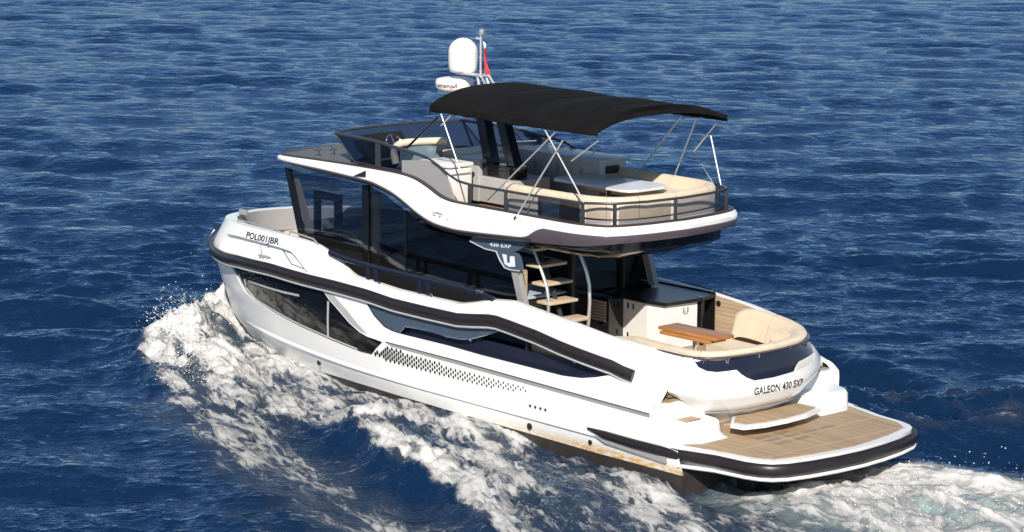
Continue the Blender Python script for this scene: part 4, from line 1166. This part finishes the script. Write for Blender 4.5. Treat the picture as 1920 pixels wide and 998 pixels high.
def nrm(i):
    a = FULL[i - 1]; b = FULL[(i + 1) % nF]
    t = Vector((b[0] - a[0], b[1] - a[1], 0)).normalized(); n = Vector((t.y, -t.x, 0)); p = FULL[i]
    if n.dot(Vector((p[0] - 6.5, p[1] * 4, 0))) < 0: n = -n
    return n
NR = [nrm(i) for i in range(nF)]
def ring(off, zf): return [(p[0] + n.x * off, p[1] + n.y * off, zf(p)) for p, n in zip(FULL, NR)]
def band(rings):
    mb = MB(); n = nF
    vs = [q for r_ in rings for q in r_]
    mb.add(vs, [(j * n + i, j * n + (i + 1) % n, (j + 1) * n + (i + 1) % n, (j + 1) * n + i) for j in range(len(rings) - 1) for i in range(n)])
    return mb
wz = lambda p: p[3] + min(.085, (p[2] - p[3]) * .4) if p[0] > 4.5 else lerp(p[0], [(2.5, 3.46), (4.05, 3.45), (4.2, 3.40), (4.38, 3.29), (4.5, 3.26)])
fb_ = band([ring(-.05, lambda p: p[2] + .0), ring(-.012, lambda p: p[2] - .015), ring(0, lambda p: p[2] - .05), ring(.012, lambda p: (p[2] + wz(p)) / 2), ring(.01, wz)])
fly = boat_part('flybridge_coaming', fb_, M_WHITE, 50)
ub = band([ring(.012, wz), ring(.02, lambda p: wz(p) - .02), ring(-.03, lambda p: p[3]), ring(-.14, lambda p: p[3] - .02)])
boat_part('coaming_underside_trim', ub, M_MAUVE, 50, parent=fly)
cp_ = band([ring(-.045, lambda p: p[2] + .004), ring(-.045, lambda p: p[2] + .028), ring(-.12, lambda p: p[2] + .028), ring(-.125, lambda p: p[3] + .04)])
boat_part('coaming_cap', cp_, M_CAP, 50, parent=fly)
# underside and roof skin
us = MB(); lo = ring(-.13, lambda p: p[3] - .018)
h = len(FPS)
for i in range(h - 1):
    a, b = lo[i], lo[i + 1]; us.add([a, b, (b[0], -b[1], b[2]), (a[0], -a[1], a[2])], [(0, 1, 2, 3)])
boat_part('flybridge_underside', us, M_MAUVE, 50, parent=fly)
by = MB()
bo_ = [(4.7, 1.40), (3.6, 1.40), (3.1, 1.3), (2.86, 1.05), (2.8, .6), (2.76, 0)]
bo_ = bo_ + [(x, -y) for x, y in bo_[:-1][::-1]]
by.loft([[(x, y, 3.34) for x, y in bo_], [(x + .02, y * .99, 3.16) for x, y in bo_], [(4.7 + (x - 4.7) * .90, y * .93, 3.06) for x, y in bo_], [(4.7 + (x - 4.7) * .8, y * .85, 3.045) for x, y in bo_]])
boat_part('overhang_belly', by, M_BLACK, 50, parent=fly)
rf = MB(); hi = ring(-.11, lambda p: p[2] + .02)
idx_ = [i for i in range(h) if FPS[i][0] > 8.6]
for i in idx_[:-1]:
    a, b = hi[i], hi[i + 1]; ya = [a[1] * k for k in (1, .6, .2, -.2, -.6, -1)]; yb_ = [b[1] * k for k in (1, .6, .2, -.2, -.6, -1)]; cr = [0, .012, .02, .02, .012, 0]
    rf.add([(a[0], y, a[2] + c) for y, c in zip(ya, cr)] + [(b[0], y, b[2] + c) for y, c in zip(yb_, cr)], [(k, k + 1, k + 7, k + 6) for k in range(5)])
boat_part('forward_roof', rf, M_DECKGREY, 50, parent=fly)
fs2 = MB(); fs2.prism([(6.9, 1.45, 3.36), (3.4, 1.45, 3.36), (2.85, 1.2, 3.36), (2.75, 0, 3.36), (2.85, -1.2, 3.36), (3.4, -1.45, 3.36), (6.9, -1.45, 3.36)], (0, 0, -.03)); fs2.prism([(9.0, 1.45, 3.70), (6.9, 1.45, 3.70), (6.9, -1.45, 3.70), (9.0, -1.45, 3.70)], (0, 0, -.03)); boat_part('flybridge_floor', fs2, M_TEAK, 0, parent=fly)
fwall = MB(); fwall.box2((8.95, -1.4, 3.68), (9.0, 1.4, 3.95)); boat_part('flybridge_front_wall', fwall, M_DARK, 0, parent=fly)
# nav wedge and bird-like mark on the coaming
nv = MB(); nv.prism([(8.62, 1.63, 3.735), (8.30, 1.63, 3.86), (8.30, 1.63, 3.76)], (0, .02, 0)); boat_part('nav_light', nv, M_TEXT, 0, parent=fly)
lg = MB()
for P in ([(6.66, 3.36), (6.52, 3.40), (6.40, 3.385), (6.34, 3.36), (6.44, 3.365), (6.54, 3.375)], [(6.62, 3.33), (6.56, 3.36), (6.53, 3.33)], [(6.48, 3.35), (6.40, 3.335), (6.44, 3.315)], [(6.30, 3.325), (6.22, 3.31), (6.24, 3.30)]):
    lg.add([(x, 1.6345, z) for x, z in P], [tuple(range(len(P)))])
boat_part('coaming_emblem', lg, M_GREY, 0, parent=fly, fixn=False)
hn = MB()
for x0, y0 in ((9.95, 1.32), (9.85, 1.08)):
    hn.tube([(x0, y0, 3.94), (x0, y0, 4.0)], .014, 6); hn.lathe([(.012, 0), (.02, .08), (.045, .14), (.04, .145)], (x0 - .06, y0, 4.01), 12, Vector((1, 0, .05)).normalized())
boat_part('roof_horn', hn, M_CHROME, 50, parent=fly)
# windscreen of the flybridge
B_ = [(7.5, 1.47, 3.92), (8.2, 1.46, 3.92), (8.86, 1.42, 3.93), (9.0, 1.05, 3.965), (9.05, .5, 3.98), (9.05, 0, 3.985)]
T_ = [(7.2, 1.50, 4.25), (8.3, 1.47, 4.34), (9.40, 1.40, 4.35), (9.56, .95, 4.36), (9.62, .45, 4.36), (9.62, 0, 4.36)]
Bf = B_ + [(x, -y, z) for x, y, z in B_[:-1][::-1]]; Tf = T_ + [(x, -y, z) for x, y, z in T_[:-1][::-1]]
wsn = MB(); wsn.loft([[b, t] for b, t in zip(Bf, Tf)], closed=False)
wso = boat_part('flybridge_windscreen', wsn, M_GLASSF, 0)
wr = MB(); wr.tube([(6.9, 1.50, 4.21)] + Tf + [(6.9, -1.50, 4.21)], .022, 6, ry=.028); wr.tube(Bf, .014, 6); wr.tube([B_[2], T_[2]], .014, 6); wr.tube([(8.86, -1.42, 3.93), (9.4, -1.4, 4.35)], .014, 6)
for k in (.9, .3, -.3, -.9): wr.tube([(9.03, k, 3.97), (9.60, k, 4.36)], .008, 5)
wr.box((8.18, 1.47, 4.12), (.12, .03, .40)); wr.box((8.18, -1.47, 4.12), (.12, .03, .40))
boat_part('screen_frame', wr, M_RAIL, 40, parent=wso)
qp = MB()
for s in (1, -1):
    qp.prism([(7.55, s * 1.49, 4.10), (6.98, s * 1.49, 4.16), (6.70, s * 1.49, 4.12), (6.50, s * 1.49, 4.03), (6.38, s * 1.49, 3.85), (6.25, s * 1.49, 3.6), (6.58, s * 1.49, 3.66), (6.98, s * 1.49, 3.80), (7.31, s * 1.49, 3.88), (7.55, s * 1.49, 3.90)], (0, -s * .03, 0))
boat_part('side_fairing', qp, M_GREY, 0)
# flybridge handrail
RZ = [(6.9, 1.50, 4.21), (6.62, 1.51, 4.12), (6.35, 1.52, 4.0), (6.12, 1.52, 3.925), (5.8, 1.52, 3.90), (4.6, 1.52, 3.90), (3.32, 1.48, 3.91), (2.92, 1.22, 3.92), (2.76, .7, 3.92), (2.70, 0, 3.92)]
RF = RZ + [(x, -y, z) for x, y, z in RZ[:-1][::-1]]
fr_ = MB(); fr_.tube(RF, .016, 8, ry=.021); frl = boat_part('flybridge_rail', fr_, M_RAIL, 50)
for (x, y) in ((5.85, 1.52), (5.0, 1.52), (3.34, 1.47), (2.92, 1.21), (2.72, .12), (2.92, -1.21), (3.34, -1.47), (5.0, -1.52), (5.85, -1.52)):
    p_ = MB(); p_.box((x, y, 3.745), (.045, .045, .31), bev=.006); boat_part('rail_stanchion', p_, M_RAIL, 40, parent=frl)
gpn = MB()
for a, b in (((5.80, 1.51), (5.05, 1.51)), ((4.95, 1.51), (3.38, 1.47)), ((3.30, 1.44), (2.96, 1.24)), ((2.90, 1.15), (2.74, .2)), ((2.74, .05), (2.90, -1.15)), ((2.96, -1.24), (3.30, -1.44)), ((3.38, -1.47), (4.95, -1.51))):
    gpn.add([(a[0], a[1], 3.61), (b[0], b[1], 3.61), (b[0], b[1], 3.885), (a[0], a[1], 3.885)], [(0, 1, 2, 3)])
boat_part('rail_glass', gpn, M_GLASSP, 0, parent=frl)
for x0_, x1_ in ((4.30, 3.86), (3.83, 3.40)):
    dk = MB(); dk.prism([(x0_, 1.495, 3.61), (x1_, 1.475, 3.61), (x1_, 1.475, 3.885), (x0_, 1.495, 3.885)], (0, -.006, 0)); boat_part('smoked_side_panel', dk, M_GLASSQ, 0, parent=frl)

# flybridge furniture
def sofa_run(path, hbase, htop, th, name, m, s_in, seg=1):
    P = smooth_path([(x, y, 0) for x, y in path], 4); sec = []
    for i, (x, y, _) in enumerate(P):
        a = P[max(i - 1, 0)]; b = P[min(i + 1, len(P) - 1)]
        t = Vector((b[0] - a[0], b[1] - a[1], 0)).normalized(); n = Vector((-t.y, t.x, 0))
        if n.dot(Vector((s_in[0] - x, s_in[1] - y, 0))) < 0: n = -n
        pr = [(-.06, hbase), (-.07, htop - .06), (-.04, htop - .012), (.02, htop), (.07, htop - .02), (.10, htop - .08), (.10 + th, hbase)]
        sec.append([(x + n.x * q, y + n.y * q, z) for q, z in pr])
    mb = MB(); mb.loft(sec); o = boat_part(name, mb, m, 60)
    if name == 'flybridge_sofa':
        for k in range(4, len(sec) - 2, 5):
            q_ = MB(); q_.tube([tuple(p) for p in sec[k]], .006, 5); boat_part('piping', q_, M_TAUPE, 50, parent=o)
    return o
fsf = sofa_run([(5.25, 1.25), (4.9, 1.30), (4.0, 1.30), (3.35, 1.22), (3.05, 1.0), (2.93, .6), (2.90, 0), (2.98, -.7), (3.15, -1.1), (3.5, -1.28), (4.4, -1.32), (5.7, -1.32)], 3.66, 3.985, .12, 'flybridge_sofa', M_BEIGE, (4.2, 0))
fbz = sofa_run([(5.3, 1.20), (4.0, 1.27), (3.35, 1.19), (3.05, .98), (2.93, .6), (2.90, 0), (2.98, -.7), (3.15, -1.1), (3.5, -1.28), (4.4, -1.32), (5.7, -1.32)], 3.2, 3.64, .5, 'sofa_base', M_LGREY, (4.2, 0)); fbz.parent = fsf
sc2 = MB()
for P in ([(5.2, 1.15, 3.64), (3.4, 1.1, 3.64), (3.1, .8, 3.64), (3.0, 0, 3.64), (3.1, -.9, 3.64), (3.5, -1.2, 3.64), (5.6, -1.2, 3.64), (5.6, -.75, 3.64), (3.7, -.75, 3.64), (3.5, 0, 3.64), (3.6, .65, 3.64), (5.2, .65, 3.64)],):
    sc2.prism(P, (0, 0, .16))
boat_part('seat_cushion', sc2, M_BEIGE, 0, parent=fsf)
ft = MB(); ft.prism([(5.55, .0, 3.91), (5.45, .08, 3.91), (3.95, .10, 3.91), (3.80, .05, 3.91), (3.74, -.1, 3.91), (3.74, -.65, 3.91), (3.82, -.82, 3.91), (4.0, -.88, 3.91), (5.4, -.80, 3.91), (5.55, -.7, 3.91)], (0, 0, -.04))
fto = boat_part('flybridge_table', ft, mat('white_table_top', (.68, .69, .70), .25), 0)
fg = MB(); fg.tube([(4.7, -.4, 3.2), (4.7, -.4, 3.87)], .05, 12); boat_part('pedestal', fg, M_CHROME, parent=fto)
# starboard wet bar
wb2 = MB(); wb2.box2((5.35, -1.42, 3.34), (7.3, -.82, 4.10), bev=.02); wet = boat_part('wet_bar', wb2, M_LGREY, 30)
w3 = MB(); w3.box2((5.30, -1.46, 4.10), (7.34, -.78, 4.14), bev=.01); boat_part('bar_top', w3, M_STONE, 30, parent=wet)
w4 = MB(); w4.box2((5.335, -1.25, 3.90), (5.345, -.95, 4.03)); w4.box2((5.335, -1.2, 3.66), (5.345, -.95, 3.74)); boat_part('bar_vent', w4, M_TEXT, 0, parent=wet)
w5 = MB()
for x0 in (6.9, 6.35, 5.8): w5.box2((x0, -.812, 3.3), (x0 + .012, -.818, 4.0)); w5.box2((x0 - .06, -.80, 3.85), (x0 - .04, -.818, 3.95))
boat_part('bar_door_seam', w5, M_GREY, 0, parent=wet)
# central console block below the arch
co = MB(); co.box2((6.80, -.35, 3.42), (7.35, .50, 4.10), bev=.015); co.box2((5.95, -.3, 3.42), (6.80, .46, 3.84), bev=.015); con = boat_part('console_cabinet', co, M_LGREY, 0)
c2 = MB(); c2.box2((7.05, .50, 3.72), (7.02, .515, 3.92)); boat_part('console_handle', c2, M_TEXT, 0, parent=con)
# radar arch: two raked legs on a black foot
ac = MB()
def leg(x0, x1, z0, z1, w):
    ac.loft([[(x0 - w / 2, .16, z0), (x0 + w / 2, .16, z0), (x0 + w / 2, .34, z0), (x0 - w / 2, .34, z0)], [(x1 - w / 2, .16, z1), (x1 + w / 2, .16, z1), (x1 + w / 2, .32, z1), (x1 - w / 2, .32, z1)]])
leg(6.74, 7.06, 3.98, 5.02, .20); leg(6.18, 6.60, 3.98, 5.02, .19); ac.box2((6.3, .0, 4.95), (7.2, .32, 5.06), bev=.02)
arch = boat_part('radar_arch', ac, M_NAVY, 0)
af_ = MB(); af_.box2((6.06, .10, 3.84), (6.86, .42, 4.05), bev=.02); boat_part('arch_foot', af_, M_BLACK, 30, parent=arch)
# white cool box, helm seat, dash, wheel
cb = MB(); cb.box2((6.70, .72, 3.42), (7.42, 1.22, 4.02), bev=.04); cb.box2((6.68, .70, 4.03), (7.44, 1.24, 4.10), bev=.03); wbx = boat_part('helm_locker', cb, M_SATIN, 40)
cc = MB(); cc.box((7.0, .97, 4.102), (.55, .06, .012)); cc.box((6.69, .97, 3.93), (.02, .40, .02)); boat_part('locker_strap', cc, M_GREY, 0, parent=wbx)
hs = MB()
hb2 = smooth_path([(8.32, .98, 3.92), (8.34, 1.0, 4.12), (8.2, .98, 4.26), (7.98, .80, 4.30), (7.74, .58, 4.32), (7.66, .45, 4.31)], 4)
hs.tube(hb2, .062, 10); helm = boat_part('helm_seat', hs, M_BEIGE, 60)
hs2 = MB(); hs2.loft([[(8.25, .95, z), (8.05, .86, z), (7.85, .70, z), (7.72, .48, z)] for z in (3.9, 4.0, 4.1, 4.2, 4.26)], closed=False); hs2.box2((7.75, .3, 3.80), (8.4, .95, 3.95), bev=.06); hs2.tube([(8.05, .65, 3.69), (8.05, .65, 3.85)], .08, 10); boat_part('seat_shell', hs2, M_SEATBACK, 60, parent=helm)
h3 = MB(); h3.box2((7.45, -.75, 3.69), (8.15, .25, 4.10), bev=.07, seg=3); boat_part('flybridge_lounge', h3, M_BEIGE, 60)
ds = MB(); ds.prism([(8.95, .95, 3.6), (8.95, .95, 4.02), (9.25, .95, 4.30), (9.35, .95, 4.28), (9.1, .95, 3.6)], (0, -.85, 0)); dash = boat_part('helm_dash', ds, M_DARK, 0)
wl = MB(); cW = Vector((8.80, .62, 4.18)); ax = Vector((-.8, 0, .6)).normalized(); e1 = Vector((0, 1, 0)); e2 = ax.cross(e1)
wl.tube([cW + (e1 * math.cos(t) + e2 * math.sin(t)) * .16 for t in np.linspace(0, 2 * math.pi, 25)[:-1]], .014, 6, closed=True)
for t in (0.5, 2.6, 4.7): wl.tube([cW, cW + (e1 * math.cos(t) + e2 * math.sin(t)) * .16], .012, 6)
wl.tube([cW, cW - ax * .15], .02, 6); boat_part('steering_wheel', wl, M_CHROME, 50, parent=dash)
arod = MB(); arod.tube([(7.62, 1.33, 4.28), (6.86, 1.33, 4.84)], .02, 8); boat_part('folded_antenna', arod, M_BLACK, 50)

# ------------------------------------------------------------------ bimini
BX0, BX1 = 3.12, 6.95
nx, ny = 40, 25
bt = MB(); grid = []
for i in range(nx + 1):
    u = i / nx; x = BX0 + (BX1 - BX0) * u; row = []
    sag = .035 * (abs(math.sin(math.pi * u * 3)) - .5)
    base = np.interp(u, [0, .1, .5, .9, 1], [5.04, 5.04, 5.03, 5.06, 5.05])
    hw = np.interp(u, [0, .04, .5, .96, 1], [1.40, 1.44, 1.46, 1.45, 1.40])
    for j in range(ny + 1):
        v = -1 + 2 * j / ny
        crown = .225 * (1 - abs(v) ** 2.6)
        xx = x + (.08 * (1 - v * v) if u > .97 else 0) - (-.12 * (1 - v * v) if u < .03 else 0)
        row.append((xx, hw * v, float(base) + crown * (1 - .35 * (u < .05)) - sag * (1 - v ** 4)))
    grid.append(row)
def drop(p, d): return (p[0], p[1] * 1.005, p[2] - d)
full = []
rj = random.Random(5)
for row in grid:
    w1 = .085 + .014 * rj.random()
    full.append([drop(row[0], w1)] + row + [drop(row[-1], w1)])
first = [(p[0] - .01, p[1], p[2] - .055) for p in full[0]]; last = [(p[0] + .02, p[1], p[2] - .07) for p in full[-1]]
full = [first] + full + [last]
n2 = len(full[0]); vs = [p for r_ in full for p in r_]
th_ = [(p[0], p[1] * .995, p[2] - .015) for p in vs]
bt.add(vs, [(i * n2 + k, i * n2 + k + 1, (i + 1) * n2 + k + 1, (i + 1) * n2 + k) for i in range(len(full) - 1) for k in range(n2 - 1)])
bt.add(th_, [(i * n2 + k, i * n2 + k + 1, (i + 1) * n2 + k + 1, (i + 1) * n2 + k) for i in range(len(full) - 1) for k in range(n2 - 1)])
bim = boat_part('bimini_canopy', bt, M_CANVAS, 60)
for iu in (8, 21, 32):
    cs = MB(); cs.tube([(p[0], p[1], p[2] + .003) for p in grid[iu]], .018, 6, ry=.006); boat_part('canopy_seam', cs, M_SEAM, 50, parent=bim)
for s, LL in ((1, ([(6.70, 1.42, 5.0), (6.10, 1.48, 4.05)], [(4.27, 1.42, 4.95), (3.30, 1.48, 3.92)], [(3.80, 1.46, 4.80), (4.66, 1.60, 3.56)], [(4.0, 1.40, 4.92), (5.45, 1.50, 3.70)], [(3.1, 1.40, 4.86), (3.65, 1.42, 4.50)], [(6.35, 1.40, 5.0), (6.62, 1.45, 4.75)])),
             (-1, ([(6.70, 1.42, 5.0), (6.10, 1.48, 4.05)], [(4.13, 1.43, 4.92), (5.10, 1.47, 3.94)], [(3.80, 1.43, 4.92), (4.31, 1.47, 3.92)], [(3.36, 1.42, 4.88), (3.88, 1.46, 4.37), (3.46, 1.48, 3.91)], [(3.50, 1.44, 4.67), (3.23, 1.42, 3.89)]))):
    for L in LL:
        p_ = MB(); p_.tube([(x, s * y, z) for x, y, z in L], .012 if s > 0 and L[0][0] in (4.0, 3.1) else .0135, 8); boat_part('canopy_pole', p_, M_POLE, 50, parent=bim)
jf = MB()
for s in (1, -1): jf.lathe([(.03, 0), (.035, .02), (.02, .05)], (4.66, s * 1.60, 3.53), 10, Vector((0, s, 0)))
boat_part('pole_foot', jf, M_CHROME, 50, parent=bim)

# ------------------------------------------------------------------ mast, radar, dome
ms = MB(); ms.tube([(7.05, .22, 5.04), (7.30, .1, 5.40)], .024, 8); ms.tube([(7.0, .0, 5.04), (7.28, -.05, 5.42)], .024, 8); ms.tube([(6.75, .22, 5.04), (7.22, .1, 5.42)], .02, 8); ms.tube([(6.75, 0.0, 5.04), (7.20, -.05, 5.42)], .02, 8)
ms.box((7.5, 0.02, 5.40), (.62, .24, .025), bev=.005); ms.tube([(7.33, 0, 5.40), (7.33, 0, 6.08)], .018, 8); ms.lathe([(.035, 0), (.045, .03), (.045, .08), (.02, .10)], (7.31, 0, 6.06), 12); ms.tube([(7.33, 0, 6.0), (7.44, 0, 6.0)], .02, 6)
boat_part('antenna_mast', ms, M_POLE, 50)
dm = MB(); R_ = .245; prof = [(R_ * .80, 0), (R_ * .93, .03), (R_ * .97, .08), (R_, .20), (R_ * .99, .32)] + [(R_ * .99 * math.cos(t), .32 + .245 * math.sin(t)) for t in np.linspace(.15, 1.5, 10)]
dm.lathe(prof, (7.77, 0, 5.415), 32); boat_part('satellite_dome', dm, M_DOME, 50)
rd = MB(); prof = [(.16, -.06), (.27, -.05), (.315, .01), (.32, .10), (.30, .145), (.22, .165), (.05, .17)]
rd.lathe(prof, (7.98, .0, 5.14), 28); rdo = boat_part('radar_scanner', rd, M_DOME, 50)
rs = MB(); rs.box((7.6, 0, 5.12), (.5, .14, .05), bev=.01); boat_part('radar_bracket', rs, M_SATIN, 30, parent=rdo)
def radar_map(u, v):
    a = math.radians(205 - u * 62) ; r = .323
    a0 = math.radians(146) - u * math.radians(66)
    return (7.98 + r * math.cos(a0), r * math.sin(a0), 5.17 + v)
text_mesh('Raymarine', .085, radar_map, 'radar_lettering', mat('red_black_lettering', (.16, .02, .03), .4), rdo, .002)
fg_ = MB(); FN = 9
for nm, m_, z0, z1 in (('a', None, 0, 0),):
    pass
fm = MB()
for i in range(FN):
    u = i / (FN - 1)
    for j in range(7):
        v = j / 6
        fm.v.append((7.31 - .10 * u - .06 * v, -.02 - .05 * math.sin(u * 5 + v * 2), 5.96 - .10 * u * (1 - v) - .46 * v - .08 * u))
fm.f = [(i * 7 + j, i * 7 + j + 1, (i + 1) * 7 + j + 1, (i + 1) * 7 + j) for i in range(FN - 1) for j in range(6)]
flag = link('flag', fm, M_RED, None, 60)
flag.data.materials.append(M_WCLOTH)
for p in flag.data.polygons:
    if p.center.x > 7.265: p.material_index = 1
tag(flag, 'small red and white flag hanging limp from the antenna mast', 'flag')
